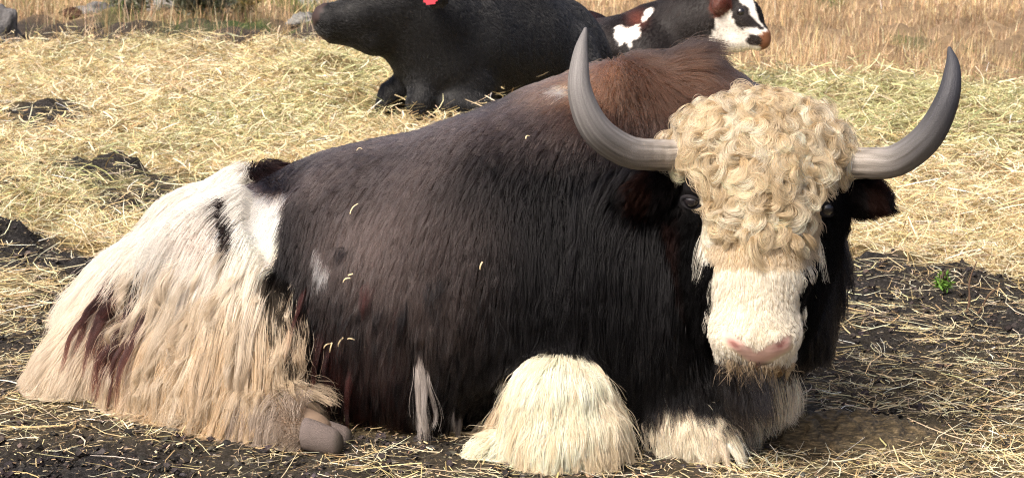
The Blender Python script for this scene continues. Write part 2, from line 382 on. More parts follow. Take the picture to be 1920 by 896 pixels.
# ------------------------------------------------------------------ implicit bodies
def prim_d(p, P):
    kind = p[0]
    if kind == 'c':
        _, a, b, ra, rb = p[:5]
        ab = b-a; L2 = ab @ ab
        t = np.clip(((P-a) @ ab)/L2, 0, 1) if L2 > 1e-12 else np.zeros(P.shape[:-1])
        return np.linalg.norm(P - a - t[..., None]*ab, axis=-1) - (ra + t*(rb-ra))
    _, c, r, rot = p[:4]
    q = (P-c) @ rot
    k0 = np.linalg.norm(q/r, axis=-1); k1 = np.linalg.norm(q/(r*r), axis=-1)
    return k0*(k0-1)/np.maximum(k1, 1e-6)
class Body:
    def __init__(s): s.prims = []; s.cuts = []
    def cone(s, grp, k, *pts):            # pts: (px,py,Y,R)
        pts = [(U(*q[:3]), q[3]) for q in pts]
        if len(pts) == 1: pts = pts*2
        for (a, ra), (b, rb) in zip(pts[:-1], pts[1:]): s.prims.append((('c', a, b, ra, rb), grp, k))
    def ell(s, grp, k, px, py, Y, rx, ry, rz, rotz=0, roty=0, rotx=0):
        from mathutils import Euler
        rot = np.array(Euler((R(rotx), R(roty), R(rotz))).to_matrix())
        s.prims.append((('e', U(px, py, Y), np.array([rx, ry, rz]), rot), grp, k))
    def cut(s, k, a, b, ra, rb): s.cuts.append((('c', U(*a), U(*b), ra, rb), None, k))
    def bbox(s, p, m):
        if p[0] == 'c':
            lo = np.minimum(p[1]-p[3], p[2]-p[4]); hi = np.maximum(p[1]+p[3], p[2]+p[4])
        else:
            r = p[2].max(); lo, hi = p[1]-r, p[1]+r
        return lo-m, hi+m
    def build(s, xs, ys, zs, floor=-.012):
        s.ax = (xs, ys, zs)
        D = np.full((len(xs), len(ys), len(zs)), .16, np.float32)
        for lst, sign in ((s.prims, 1), (s.cuts, -1)):
            for p, g, k in lst:
                lo, hi = s.bbox(p, .13)
                i = [slice(np.searchsorted(a, l), np.searchsorted(a, h)) for a, l, h in zip(s.ax, lo, hi)]
                gx_, gy_, gz_ = np.meshgrid(xs[i[0]], ys[i[1]], zs[i[2]], indexing='ij')
                if gx_.size == 0: continue
                d = prim_d(p, np.stack([gx_, gy_, gz_], -1))
                o = D[tuple(i)]
                if sign > 0:
                    h = np.clip(.5+.5*(d-o)/k, 0, 1); D[tuple(i)] = d+(o-d)*(1-(1-h)) - k*h*(1-h) if False else (o*h + d*(1-h) - k*h*(1-h))
                else:
                    e = -d; h = np.clip(.5-.5*(o-e)/k, 0, 1); D[tuple(i)] = o*(1-h)+e*h + k*h*(1-h)
        D = np.maximum(D, (floor-zs)[None, None, :]).astype(np.float32)
        s.D = D
        s.grad = [g.astype(np.float32) for g in np.gradient(D, xs, ys, zs)]
        return s
    def _w(s, P):
        idx, fr = [], []
        for a, c in zip(s.ax, np.moveaxis(P, -1, 0)):
            j = np.clip(np.searchsorted(a, c)-1, 0, len(a)-2)
            idx.append(j); fr.append(np.clip((c-a[j])/(a[j+1]-a[j]), 0, 1))
        return idx, fr
    def sample(s, P, grids):
        (i, j, k), (u, v, w) = s._w(P)
        out = [0]*len(grids)
        for a in (0, 1):
            for b in (0, 1):
                for c in (0, 1):
                    wt = (u if a else 1-u)*(v if b else 1-v)*(w if c else 1-w)
                    for q, g in enumerate(grids): out[q] = out[q] + wt*g[i+a, j+b, k+c]
        return out
    def dist(s, P): return s.sample(P, [s.D])[0]
    def dg(s, P):
        r = s.sample(P, [s.D]+s.grad); return r[0], norm(np.stack(r[1:], -1))
    def hit(s, px, py, y0=3.6, y1=5.6):    # first surface point in that direction
        d = ray(px, py); ts = np.linspace(y0, y1, 700)/d[1]
        P = CAMP + ts[:, None]*d
        D = s.dist(P); k = np.argmax(D < 0)
        return P[k] if D.min() < 0 else None
    def group_of(s, P):
        gs = sorted({g for _, g, _ in s.prims}); best = np.full(len(P), 9.); out = np.zeros(len(P), int)
        for p, g, k in s.prims:
            d = prim_d(p, P); m = d < best; best[m] = d[m]; out[m] = gs.index(g)
        return np.array(gs)[out]
    def mesh(s):                            # surface nets
        D = s.D; xs, ys, zs = s.ax; S = D < 0
        nx, ny, nz = D.shape
        cnt = np.zeros((nx-1, ny-1, nz-1), np.int8)
        for a in (0, 1):
            for b in (0, 1):
                for c in (0, 1): cnt += S[a:nx-1+a, b:ny-1+b, c:nz-1+c]
        act = (cnt > 0) & (cnt < 8)
        ci = np.argwhere(act); vid = np.full(act.shape, -1, np.int64); vid[act] = np.arange(len(ci))
        acc = np.zeros((len(ci), 3)); w = np.zeros(len(ci))
        corners = [(a, b, c) for a in (0, 1) for b in (0, 1) for c in (0, 1)]
        for A in corners:
            for ax in range(3):
                if A[ax]: continue
                B = list(A); B[ax] = 1
                ia = ci+np.array(A); ib = ci+np.array(B)
                da = D[tuple(ia.T)]; db = D[tuple(ib.T)]
                m = (da < 0) != (db < 0)
                t = da[m]/(da[m]-db[m])
                pa = np.stack([xs[ia[m, 0]], ys[ia[m, 1]], zs[ia[m, 2]]], -1); pb = np.stack([xs[ib[m, 0]], ys[ib[m, 1]], zs[ib[m, 2]]], -1)
                acc[m] += pa+t[:, None]*(pb-pa); w[m] += 1
        V = acc/w[:, None]
        F = []
        for ax in range(3):
            sl0 = [slice(None)]*3; sl1 = [slice(None)]*3; sl0[ax] = slice(0, -1); sl1[ax] = slice(1, None)
            cr = S[tuple(sl0)] != S[tuple(sl1)]
            e = np.argwhere(cr); o1, o2 = [(1, 2), (2, 0), (0, 1)][ax]
            ok = (e[:, o1] > 0) & (e[:, o2] > 0) & (e[:, o1] < D.shape[o1]-1) & (e[:, o2] < D.shape[o2]-1)
            e = e[ok]; q = []
            for d1, d2 in ((-1, -1), (0, -1), (0, 0), (-1, 0)):
                c = e.copy(); c[:, o1] += d1; c[:, o2] += d2; q.append(vid[tuple(c.T)])
            q = np.stack(q, -1); flip = ~S[tuple(e.T)]
            q[flip] = q[flip][:, ::-1]; F.append(q)
        return V, np.concatenate(F)

def scatter(V, F, N, dens=None):
    """points on a quad mesh: positions, face index"""
    a, b, c, d = (V[F[:, i]] for i in range(4))
    ar = .5*(np.linalg.norm(np.cross(b-a, c-a), axis=1)+np.linalg.norm(np.cross(c-a, d-a), axis=1))
    if dens is not None: ar = ar*dens
    f = rng.choice(len(F), N, p=ar/ar.sum())
    u, v = rng.random((2, N))[..., None]
    return (a[f]*(1-u)+b[f]*u)*(1-v) + (d[f]*(1-u)+c[f]*u)*v

def inpoly(px, py, poly):
    poly = np.asarray(poly, float); inside = np.zeros(px.shape, bool); j = len(poly)-1
    for i in range(len(poly)):
        xi, yi = poly[i]; xj, yj = poly[j]
        if yi != yj:
            c = ((yi > py) != (yj > py)) & (px < (xj-xi)*(py-yi)/(yj-yi)+xi); inside ^= c
        j = i
    return inside

def grow(body, P0, N0, comb, L, K, lift, grav, minoff, wave=(0, 60), jit=.12, ground=.004, ramp=2.5):
    """comb: unit tangent directions; per-strand arrays lift, grav, minoff"""
    n = len(P0); P = np.empty((n, K, 3)); P[:, 0] = P0 - N0*.004
    d = norm(comb*(1-lift)[:, None] + N0*lift[:, None] + rng.normal(0, 1, (n, 3))*jit)
    step = L/(K-1)
    ph = rng.uniform(0, 6.28, (n, 3)); wamp, wf = wave
    cur = P0.copy()
    for k in range(1, K):
        g = grav[:, None]*np.array([0, 0, -1.])
        d = norm(d + g + comb*.12*(1-lift)[:, None])
        cur = cur + d*step[:, None]
        dist, gr = body.dg(cur)
        off = minoff*min(1, k/ramp)
        pen = np.clip(off-dist, 0, .08)
        cur = cur + gr*pen[:, None]
        into = np.clip(-(d*gr).sum(-1), 0, None)*(pen > 0)
        d = norm(d + gr*into[:, None])
        low = np.clip(ground-cur[:, 2], 0, None); cur[:, 2] += low
        d[:, 2] = np.where(low > 0, np.abs(d[:, 2])*.1, d[:, 2])
        P[:, k] = cur
    return P
def clump(P, ncl, amt, pw=1.4, wave=0, wlen=.06, seed=1):
    """pull strands towards lock centres, with an optional wave shared by a lock"""
    n, K, _ = P.shape
    r = np.random.default_rng(seed)
    ctr = r.choice(n, min(ncl, n), replace=False)
    kd = kdtree.KDTree(len(ctr))
    for i, c in enumerate(ctr): kd.insert(P[c, 0], i)
    kd.balance()
    a = np.fromiter((kd.find(p)[1] for p in P[:, 0]), int, n)
    C = P[ctr][a]
    t = np.linspace(0, 1, K)[None, :, None]
    w = (amt if np.ndim(amt) == 0 else np.asarray(amt)[:, None, None])*t**pw
    P = P*(1-w) + C*w
    if wave is not 0:
        ph = r.uniform(0, 6.28, (len(ctr), 2))[a]; ax = norm(r.normal(size=(len(ctr), 2, 3)))[a]
        ln = np.linalg.norm(np.diff(P, axis=1), axis=2).cumsum(1); ln = np.concatenate([np.zeros((n, 1)), ln], 1)
        wl_ = wlen*r.lognormal(0, .25, len(ctr))[a][:, None]
        am = (wave if np.ndim(wave) == 0 else np.asarray(wave)[:, None])
        for q in range(2):
            s = np.sin(ln/wl_*6.283+ph[:, q:q+1])*am*np.linspace(0, 1, K)[None]
            P = P + s[..., None]*ax[:, q][:, None]
    return P
def flow(px, py, ctrl, pw=2.5):
    ctrl = np.asarray(ctrl, float); vx = np.zeros_like(px); vy = np.zeros_like(px); ws = np.zeros_like(px)
    for cx_, cy_, dx, dy in ctrl:
        l = math.hypot(dx, dy); w = 1/(((px-cx_)**2+(py-cy_)**2)+900)**(pw/2)
        vx += w*dx/l; vy += w*dy/l; ws += w
    return vx/ws, vy/ws
def comb_from(px, py, N0, ctrl):
    vx, vy = flow(px, py, ctrl)
    v = vx[:, None]*np.array([1., 0, 0]) - vy[:, None]*UPV
    v = v - (v*N0).sum(-1, keepdims=True)*N0
    return norm(v + 1e-6)

# ================================================================== the yak
yb = Body()
def T(px, top, Y, r):                       # sphere whose upper outline is at pixel row top
    p = U(px, top, Y); dep = proj(p)[2]; return (px, top + r*F_PX/dep, Y, r)
yb.cone('body', .10, T(565, 325, 4.85, .27), T(700, 292, 4.68, .33), T(860, 268, 4.58, .355), T(1010, 212, 4.5, .36), T(1110, 172, 4.52, .33))
yb.cone('hump', .10, T(1100, 165, 4.55, .22), T(1210, 128, 4.56, .19), T(1290, 138, 4.53, .17), T(1365, 178, 4.48, .15))
yb.cone('chest', .10, (1120, 480, 4.45, .30), (1215, 520, 4.38, .29), (1290, 560, 4.32, .22), (1300, 690, 4.27, .15))
yb.cone('chest', .08, (1370, 330, 4.38, .17), (1445, 470, 4.27, .125), (1440, 600, 4.2, .10), (1400, 690, 4.17, .07))
yb.cone('head', .05, (1352, 292, 4.12, .098), (1500, 298, 4.12, .098))
yb.cone('head', .05, (1427, 275, 4.13, .105), (1427, 360, 4.08, .115), (1420, 500, 4.0, .094), (1416, 600, 3.96, .085))
yb.cone('head', .05, (1342, 400, 4.11, .085), (1362, 575, 4.04, .055))
yb.cone('head', .05, (1512, 405, 4.11, .08), (1476, 575, 4.04, .05))
yb.ell('head', .03, 1416, 628, 3.94, .092, .072, .062)
yb.ell('head', .03, 1416, 668, 3.975, .082, .06, .038)
yb.ell('head', .02, 1382, 634, 3.905, .034, .04, .026)
yb.ell('head', .02, 1452, 634, 3.905, .034, .04, .026)
yb.cone('head', .02, (1300, 352, 4.05, .022), (1318, 352, 4.03, .022))
yb.cone('head', .02, (1540, 364, 4.05, .022), (1524, 362, 4.03, .022))
yb.cone('ear', .03, (1262, 345, 4.16, .03), (1222, 356, 4.13, .034), (1184, 364, 4.10, .016))
yb.cone('ear', .03, (1585, 350, 4.16, .03), (1618, 364, 4.13, .034), (1654, 378, 4.10, .016))
yb.cut(.012, (1180, 362, 4.05), (1228, 352, 4.075), .016, .018)
yb.cut(.012, (1657, 376, 4.05), (1614, 362, 4.075), .016, .018)
yb.cut(.008, (1362, 631, 3.862), (1386, 656, 3.852), .013, .010)
yb.cut(.008, (1478, 635, 3.862), (1452, 657, 3.852), .013, .010)
yb.cut(.008, (1350, 676, 3.88), (1416, 682, 3.872), .006, .006)
yb.cut(.008, (1482, 676, 3.88), (1416, 682, 3.872), .006, .006)
yb.cone('shoulder', .08, (1000, 570, 4.34, .18), (1050, 680, 4.24, .12))
yb.cone('knee', .03, (1050, 765, 4.08, .105), (1060, 808, 4.075, .125))
yb.cone('knee', .04, (985, 838, 4.10, .04), (890, 855, 4.08, .022))
yb.cone('forefoot', .04, (1268, 790, 4.13, .07), (1310, 815, 4.09, .05), (1345, 822, 4.06, .035))
yb.cone('hind', .09, (440, 560, 4.66, .23), (510, 640, 4.46, .17))
yb.cone('hind', .07, (430, 715, 4.46, .13), (330, 705, 4.56, .13))
yb.cone('shank', .04, (330, 765, 4.48, .075), (470, 796, 4.30, .06), (560, 806, 4.20, .046), (588, 812, 4.165, .045))
yb.cone('tail', .06, (470, 362, 4.9, .06), (360, 445, 4.9, .085), (255, 560, 4.84, .10), (180, 670, 4.72, .085), (125, 722, 4.64, .05))
yb.build(axis([(-1.45, .22, .015), (.22, .86, .0065), (.86, 1.05, .014)]), axis([(3.78, 4.25, .0065), (4.25, 5.35, .015)]), axis([(-.05, .2, .012), (.2, .82, .0075), (.82, 1.0, .012)]))
YV, YF = yb.mesh()

nzA, nzB, nzC = Noise(14, 21), Noise(45, 22), Noise(4, 23)
KNEE = [(935, 735), (965, 700), (1000, 675), (1045, 664), (1095, 684), (1145, 735), (1178, 800), (1195, 900), (820, 900), (840, 820), (900, 770)]
FACEW = [(1318, 470), (1338, 500), (1336, 560), (1328, 640), (1322, 720), (1420, 740), (1512, 720), (1504, 640), (1500, 560), (1502, 505), (1532, 470), (1545, 340), (1420, 330), (1316, 340)]
LOCKS = [(1236, 240), (1270, 205), (1330, 185), (1380, 168), (1440, 160), (1520, 175), (1590, 215), (1620, 290), (1600, 330), (1556, 350), (1540, 400), (1530, 480), (1500, 502), (1340, 502), (1322, 460), (1318, 370), (1292, 332), (1240, 335)]
BLACK1 = [(476, 305), (520, 306), (585, 312), (600, 325), (560, 345), (540, 358), (500, 360), (478, 345)]
BLACK2 = [(425, 390), (440, 392), (452, 430), (446, 472), (434, 470), (426, 430)]
TAILB = [(246, 505), (266, 496), (292, 502), (294, 525), (262, 530)]
WX, WY = [290, 318, 330, 345, 372, 440, 480, 500, 560, 600, 700, 800, 870], [455, 470, 575, 562, 545, 552, 532, 512, 530, 540, 560, 590, 545]
def yak_color(P, grp, N0):
    px, py, dep = proj(P)
    w = nzA(P); w2 = nzB(P)
    jx, jy = px + w*7 + w2*4, py + w2*6
    n = len(P)
    c = np.empty((n, 3)); c[:] = (.0045, .004, .0045)
    # sun-bleached brown of the flank, warmer on the hump
    fl = np.exp(-(((px-760)/150)**2 + ((py-440)/190)**2)**1.5)*.9
    top = sstep(330, 190, py - (px < 900)*(np.clip(900-px, 0, 300)*.33))
    fl = np.clip(np.maximum(fl, top*sstep(480, 620, px)*.85)*(.85+.25*w), 0, 1)
    c += fl[:, None]*(np.array((.088, .068, .062))-.006)
    hp = sstep(1000, 1100, px)*sstep(290, 170, py+w*14)*sstep(1400, 1340, px)*(grp != 'head')
    c = c*(1-hp[:, None]) + hp[:, None]*np.array((.055, .029, .019))*(1+.25*w[:, None])
    tan = sstep(960, 1040, px)*sstep(1190, 1120, px)*sstep(215, 175, py)*(grp != 'head')
    c += tan[:, None]*np.array((.16, .10, .07))
    red = sstep(600, 640, px)*sstep(720, 660, px)*sstep(560, 640, py)*np.clip(w2, 0, 1)*.8
    c = c*(1-red[:, None]) + red[:, None]*np.array((.06, .016, .012))
    chk = (grp == 'head')*sstep(1230, 1250, px)*sstep(1290, 1262, px)*sstep(380, 420, py)*.5
    c = c*(1-chk[:, None]) + chk[:, None]*np.array((.05, .022, .017))
    # white hindquarters, cream below
    wh = (jx < np.interp(jy, WX, WY)) & (px < 640)
    low = sstep(440, 600, py+w*20)
    white = (1-low)[:, None]*np.array((.84, .80, .73)) + low[:, None]*np.array((.74, .63, .49))
    white = white*(1 + .10*w[:, None])
    mat = sstep(250, 330, px)*sstep(560, 470, px)*sstep(520, 600, py)
    white = white*(1-mat[:, None]*.22*np.array((.6, 1, 1.5)))
    c = np.where(wh[:, None], white, c)
    for poly in (BLACK1, BLACK2, TAILB):
        b = inpoly(px+w2*4, py+w2*4, poly); c = np.where(b[:, None], np.array((.018, .013, .013)), c)
    pk = np.exp(-((px-385)/45)**2-((py-455)/40)**2)*.5*wh
    c = c*(1-pk[:, None]*np.array((.0, .16, .2)))
    sp = ((jx-614)/15)**2+((jy-492)/26)**2 < 1
    c = np.where(sp[:, None], np.array((.55, .53, .52)), c)
    wt = ((px-1066)/22)**2+((py-172)/10)**2 < 1
    c = np.where(wt[:, None], np.array((.75, .70, .62)), c)
    st = (np.abs(px-(786+(py-650)*.17)) < 11+5*w) & (py > 645) & (rng.random(n) < .8)
    c = np.where(st[:, None], np.array((.40, .36, .33)), c)
    kn = inpoly(jx, jy, KNEE) & (grp != 'body') & (grp != 'chest') | (grp == 'knee')
    c = np.where(kn[:, None], np.array((.90, .81, .65))*(1+.08*w[:, None]), c)
    ff = (grp == 'forefoot') & (jx > 1222)
    c = np.where(ff[:, None], np.array((.84, .73, .58))*(1+.1*w[:, None]), c)
    sh = (grp == 'shank') & (px > 440)
    c = np.where(sh[:, None], np.array((.42, .35, .29)), c)
    fw = inpoly(px+w2*3, py, FACEW) & (grp == 'head') & (N0[:, 1] < .15) & (P[:, 1] < 4.005 + .1*(py < 480))
    c = np.where(fw[:, None], np.array((.86, .80, .69))*(1+.05*w[:, None]), c)
    lk = inpoly(px, py, LOCKS) & (grp == 'head')
    c = np.where(lk[:, None], np.array((.66, .56, .42)), c)
    ch = (grp == 'head') & (py > 682)
    c = np.where(ch[:, None], np.array((.28, .19, .11)), c)
    er = (grp == 'ear'); inner = er & (N0[:, 1] < -.2) & (((px > 1185) & (px < 1225)) | ((px > 1618) & (px < 1650)))
    c = np.where(er[:, None], np.array((.014, .011, .011)), c)
    c = np.where(inner[:, None], np.array((.03, .013, .009)), c)
    return np.clip(c, .004, .9)
def normals_at(body, P): return body.dg(P)[1]
def nose_mask(px, py):                       # the bare pink rim between and round the nostrils
    a = np.abs(py - (628 + 44*np.clip((px-1360)/56, 0, 1))) ; b = np.abs(py - (640 + 32*np.clip((1482-px)/60, 0, 1)))
    l = np.where(px < 1418, a, b)
    return sstep(20, 9, l)*sstep(1352, 1364, px)*sstep(1488, 1476, px)
yN = normals_at(yb, YV); yG = yb.group_of(YV)
vc = yak_color(YV, yG, yN)
vc = np.where(vc.max(1, keepdims=True) > .3, np.clip(vc, 0, 1)**1.9, vc)
px, py, _ = proj(YV)
fm = (yG == 'head') & (yN[:, 1] < .1)
nm = nose_mask(px, py)*fm*.85
vc = vc*(1-nm[:, None]) + nm[:, None]*np.array((.66, .41, .36))
nost = np.maximum(np.exp(-((px-1376+(py-645)*-.9)/9)**2-((py-645)/10)**2), np.exp(-((px-1464+(py-647)*.9)/9)**2-((py-647)/10)**2))*fm
vc = vc*(1-.85*nost[:, None]*np.array((.8, 1, 1)))
lip = np.exp(-((py-682)/4)**2)*fm*(np.abs(px-1416) < 70)
vc = vc*(1-.6*lip[:, None])
yak = empty('yak', tuple(G(900, 850)*np.array([1, 1, 0])), label='long-haired black and white horned yak lying on straw with curly blond forelock', cat='yak')
body_o = mesh_np('body', YV, YF, M_SKIN, vc, parent=yak)

# ---- coat
def head_bare(px, py, g): return (g == 'head') & ((nose_mask(px, py) > .12) | (((px-1300)/32)**2+((py-362)/34)**2 < 1) | (((px-1543)/14)**2+((py-390)/16)**2 < 1))
CTRL = [(520, 330, .9, .35), (620, 320, -.6, .6), (700, 300, -.7, .6), (850, 300, -.5, .8), (1000, 220, -.5, .8), (1100, 200, -.5, .8), (1200, 160, .2, .9), (1240, 120, .5, -.4), (1300, 140, .8, .5), (1360, 180, .6, .8),
        (700, 450, -.15, 1), (850, 500, -.1, 1), (950, 450, .1, 1), (700, 650, -.2, 1), (800, 750, 0, 1), (900, 600, -.3, 1), (900, 700, -.7, .7), (1000, 550, -.1, 1), (1000, 640, -.4, .9), (1100, 400, .05, 1), (1100, 600, .25, 1), (1200, 650, .3, 1), (1200, 450, .1, 1), (1290, 600, .1, 1), (1300, 740, .1, 1),
        (620, 600, -.3, 1), (640, 720, -.4, 1), (600, 450, -.1, 1),
        (470, 380, -.8, .5), (520, 420, .15, 1), (400, 400, -.9, .5), (330, 430, -.8, .7), (250, 500, -.5, .9), (180, 600, -.55, .85), (120, 690, -.6, .75), (300, 620, -.25, 1), (260, 740, -.35, .95),
        (420, 470, -.3, 1), (480, 520, .1, 1), (400, 600, -.1, 1), (450, 700, 0, 1), (520, 600, .2, 1), (540, 720, .15, 1), (370, 760, -.15, 1),
        (950, 760, -.6, .8), (1000, 760, -.15, 1), (1060, 720, .02, 1), (1120, 760, .18, 1), (1170, 800, .22, 1), (1060, 850, .0, 1), (920, 830, -.95, .35),
        (1420, 560, 0, 1), (1360, 560, -.3, 1), (1480, 560, .3, 1), (1416, 640, 0, 1), (1300, 420, -.1, 1), (1280, 500, .05, 1), (1545, 450, .15, 1), (1530, 560, 0, 1), (1500, 690, 0, 1), (1300, 790, .5, .8), (1350, 810, .8, .5),
        (1190, 365, -.9, .4), (1240, 350, -.6, .8), (1650, 380, .9, .4), (1610, 370, .6, .8)]
def facing(P, N0): return (N0*norm(CAMP-P)).sum(-1)
def yak_hair(N, which, K, lenf, liftf, gravf, offf, radf, seed, dens_back=.25):
    """roots over the groups in which; returns strand data"""
    cen = YV[YF].mean(1); g = yb.group_of(cen); nn = normals_at(yb, cen)
    m = which(cen, g, nn).astype(float)*np.where(facing(cen, nn) > -.15, 1, dens_back)*(cen[:, 2] > .0)
    P0 = scatter(YV, YF, N, m); N0 = normals_at(yb, P0); g = yb.group_of(P0)
    px, py, _ = proj(P0)
    comb = comb_from(px, py, N0, CTRL)
    n = len(P0); z = np.zeros(n)
    L = lenf(px, py, g, P0)*rng.uniform(.7, 1.15, n)
    if seed in (2, 3): L = np.minimum(L, P0[:, 2]*1.15+.03)
    S = grow(yb, P0, N0, comb, L, K, z+liftf(px, py, g), z+gravf(px, py, g), offf(px, py, g)*rng.random(n)**1.5+.002)
    c = yak_color(P0, g, N0)
    t = np.linspace(0, 1, K)
    rad = radf*(1-.75*t[None]**2)*rng.uniform(.75, 1.25, (n, 1))
    return S, rad, c, px, py, g, L
def shade(c, K, var=.18, tipc=None, tipw=0):
    n = len(c); cc = np.repeat((c*rng.lognormal(0, var, (n, 1)))[:, None], K, 1)
    if tipc is not None:
        w = tipw if np.ndim(tipw) else np.full(n, tipw)
        t = np.linspace(0, 1, K)[None, :, None]**1.5*w[:, None, None]
        cc = cc*(1-t) + tipc*t
    return np.clip(cc, .003, .92)

LONG = ('chest', 'shoulder')
# 1. body: flank, belly, hump, shoulder
def w_body(P, g, N0):
    px, py, _ = proj(P)
    return (np.isin(g, ('body', 'hump', 'chest', 'shoulder')))
def l_body(px, py, g, P):
    L = np.where(np.isin(g, LONG), .13, .06)
    L = L + .11*sstep(.42, .16, P[:, 2])                     # skirt
    L = np.where(g == 'hump', .06 + .07*np.exp(-((px-1265)/45)**2), L)
    L = L + .05*sstep(930, 1000, px)*sstep(380, 480, py)
    # the dark coat stops short of the pale forelegs and brisket
    topk = np.interp(px, [840, 920, 965, 1000, 1045, 1095, 1145, 1180, 1215], [830, 745, 700, 676, 666, 684, 735, 800, 860])
    near = (px > 860) & (px < 1200)
    L = np.where(near, np.minimum(L, np.clip((topk-py)/860+.01, .02, 1)), L)
    L = np.where((px > 1205) & (px < 1385), np.minimum(L, np.clip((775-py)/860+.05*rng.normal(size=len(px)), .02, 1)), L)
    L = np.where(px >= 1385, np.minimum(L, np.clip((690-py)/860, .02, 1)), L)
    return np.where(px < 560, .06, L)
S, rad, c, px, py, g, L = yak_hair(120000, w_body, 8, l_body, lambda x, y, g: .16+.40*np.exp(-((x-1262)/40)**2-((y-120)/40)**2), lambda x, y, g: np.where(np.isin(g, LONG), .22, .12), lambda x, y, g: np.where(np.isin(g, LONG), .03, .016), .00055, 1)
S = clump(S, 9000, .45, 1.2, .0035, .09, 3)
S = clump(S, 1400, np.where(L > .11, .42, .12), 1.6, 0, seed=4)
tipw = sstep(.3, .1, S[:, -1, 2])*.5*(px < 780)*(rng.random(len(c)) < .4)
hair_np('coat', S, rad, shade(c, 8, .28, np.array((.06, .018, .014)), tipw), M_HAIR, yak)
# 2. rear: white haunch, matted thigh, tail
S, rad, c, px, py, g, L = yak_hair(52000, lambda P, g, N0: np.isin(g, ('hind', 'shank')) & ~((g == 'shank') & (proj(P)[0] > 572)), 12,
    lambda x, y, g, P: np.where(g == 'shank', np.where(x > 530, .016, .07), .06+.24*sstep(470, 540, y)), lambda x, y, g: .18, lambda x, y, g: .2, lambda x, y, g: .04, .0006, 2)
wav = .008*sstep(.1, .2, L)
S = clump(S, 650, np.where(L > .12, .85, .3), .7, wav, .14, 6)
S = clump(S, 260, np.where(L > .12, .35, 0), 1.5, wav*.8, .2, 7)
S[..., 2] = np.maximum(S[..., 2], .006)
hair_np('haunch_hair', S, rad, shade(c, 12, .16, np.array((.54, .43, .31)), .5*sstep(.1, .2, L)), M_PALE, yak)
S, rad, c, px, py, g, L = yak_hair(36000, lambda P, g, N0: g == 'tail', 12, lambda x, y, g, P: .09+.15*sstep(400, 520, y)-.08*sstep(600,700,y), lambda x, y, g: .14, lambda x, y, g: .10, lambda x, y, g: .03, .0006, 3)
S = clump(S, 700, .5, 1.1, .008, .16, 8)
S[..., 2] = np.maximum(S[..., 2], .006)
tail_c = shade(c, 12, .12, np.array((.68, .57, .44)), .4)
dk = c[:, 0] < .1
tail_c[dk] = shade(c[dk], 12, .2, np.array((.055, .02, .016)), .6)
hair_np('tail_hair', S, rad, tail_c, M_PALE, yak)
# 3. front legs
S, rad, c, px, py, g, L = yak_hair(34000, lambda P, g, N0: (np.isin(g, ('knee', 'forefoot'))) | ((g == 'shoulder') & inpoly(*proj(P)[:2], KNEE)), 10,
    lambda x, y, g, P: np.where(g == 'forefoot', .06, np.where(x < 960, .04, .07)), lambda x, y, g: .15, lambda x, y, g: .16, lambda x, y, g: np.where(g == 'forefoot', .01, .022), .00055, 4)
S = clump(S, 420, .5, 1.0, .006, .12, 9)
S = clump(S, 90, .25, 1.4, .006, .25, 11)
S[..., 2] = np.maximum(S[..., 2], .005)
hair_np('foreleg_hair', S, rad, shade(c, 10, .12), M_PALE, yak)
# 4. face, cheeks, ears, beard
def w_head(P, g, N0):
    px, py, _ = proj(P)
    return np.isin(g, ('head', 'ear')) & ~head_bare(px, py, g)
def l_head(px, py, g, P):
    L = np.where(inpoly(px, py, FACEW), .014+.012*sstep(540, 490, py), .045)
    L = np.where((px < 1325) & (py > 420) | (px > 1520) & (py > 420), .09, L)
    L = np.where(inpoly(px, py, LOCKS), .014, L)
    L = np.where(g == 'ear', .035, L)
    L = np.where((py > 600) & inpoly(px, py, FACEW), .010, L)
    return np.where((g == 'head') & (py > 686), .025, L)
S, rad, c, px, py, g, L = yak_hair(66000, w_head, 6, l_head, lambda x, y, g: .18, lambda x, y, g: .10, lambda x, y, g: np.where(inpoly(x, y, FACEW), .004, .015), .00042, 5, .4)
S = clump(S, 3200, np.where(L > .03, .45, .35), 1.1, np.where(L > .03, .004, .0015), .05, 10)
hair_np('face_hair', S, rad, shade(c, 6, .12), M_PALE, yak)
# beard under the chin and the fluff of the brisket
def tufts(spots, n, L, spread, d0, col, name, K=8, rad=.0005, wave=.006, grav=.1, ncl=60, seed=31, tip=None, off=.008, sp=.18):
    P0 = []; 
    for s in spots:
        h = yb.hit(*s)
        if h is not None: P0.append(h)
    if not P0: return
    P0 = np.array(P0)[rng.integers(0, len(P0), n)] + rng.normal(0, spread, (n, 3))
    d, N0 = yb.dg(P0); P0 = P0 - N0*d[:, None]
    N0 = normals_at(yb, P0)
    comb = norm(np.array(d0)+rng.normal(0, sp, (n, 3)))
    S = grow(yb, P0, N0, comb, L*rng.uniform(.6, 1.15, n), K, np.full(n, .15), np.full(n, grav), np.full(n, off)*rng.uniform(.7, 1.2, n))
    S = clump(S, ncl, .5, 1.1, wave, .07, seed); S[..., 2] = np.maximum(S[..., 2], .005)
    return hair_np(name, S, rad*(1-.75*np.linspace(0, 1, K)[None]**2)*np.ones((n, 1)), shade(np.tile(np.array(col), (n, 1)), K, .22, None if tip is None else np.array(tip), .8), M_PALE if max(col) > .3 else M_HAIR, yak)
tufts([(x, y) for x in range(1240, 1390, 12) for y in (750, 775)], 3500, .10, .02, (.25, -.3, -1), (.82, .72, .57), 'brisket_hair', seed=32)
tufts([(x, 715) for x in range(1395, 1470, 8)], 2500, .10, .02, (.3, -.2, -.9), (.82, .72, .57), 'brisket_hair', seed=33)
tufts([(x, 700) for x in range(1300, 1400, 8)], 3000, .13, .03, (.3, -.35, -1), (.006, .005, .0055), 'brisket_hair', seed=34)

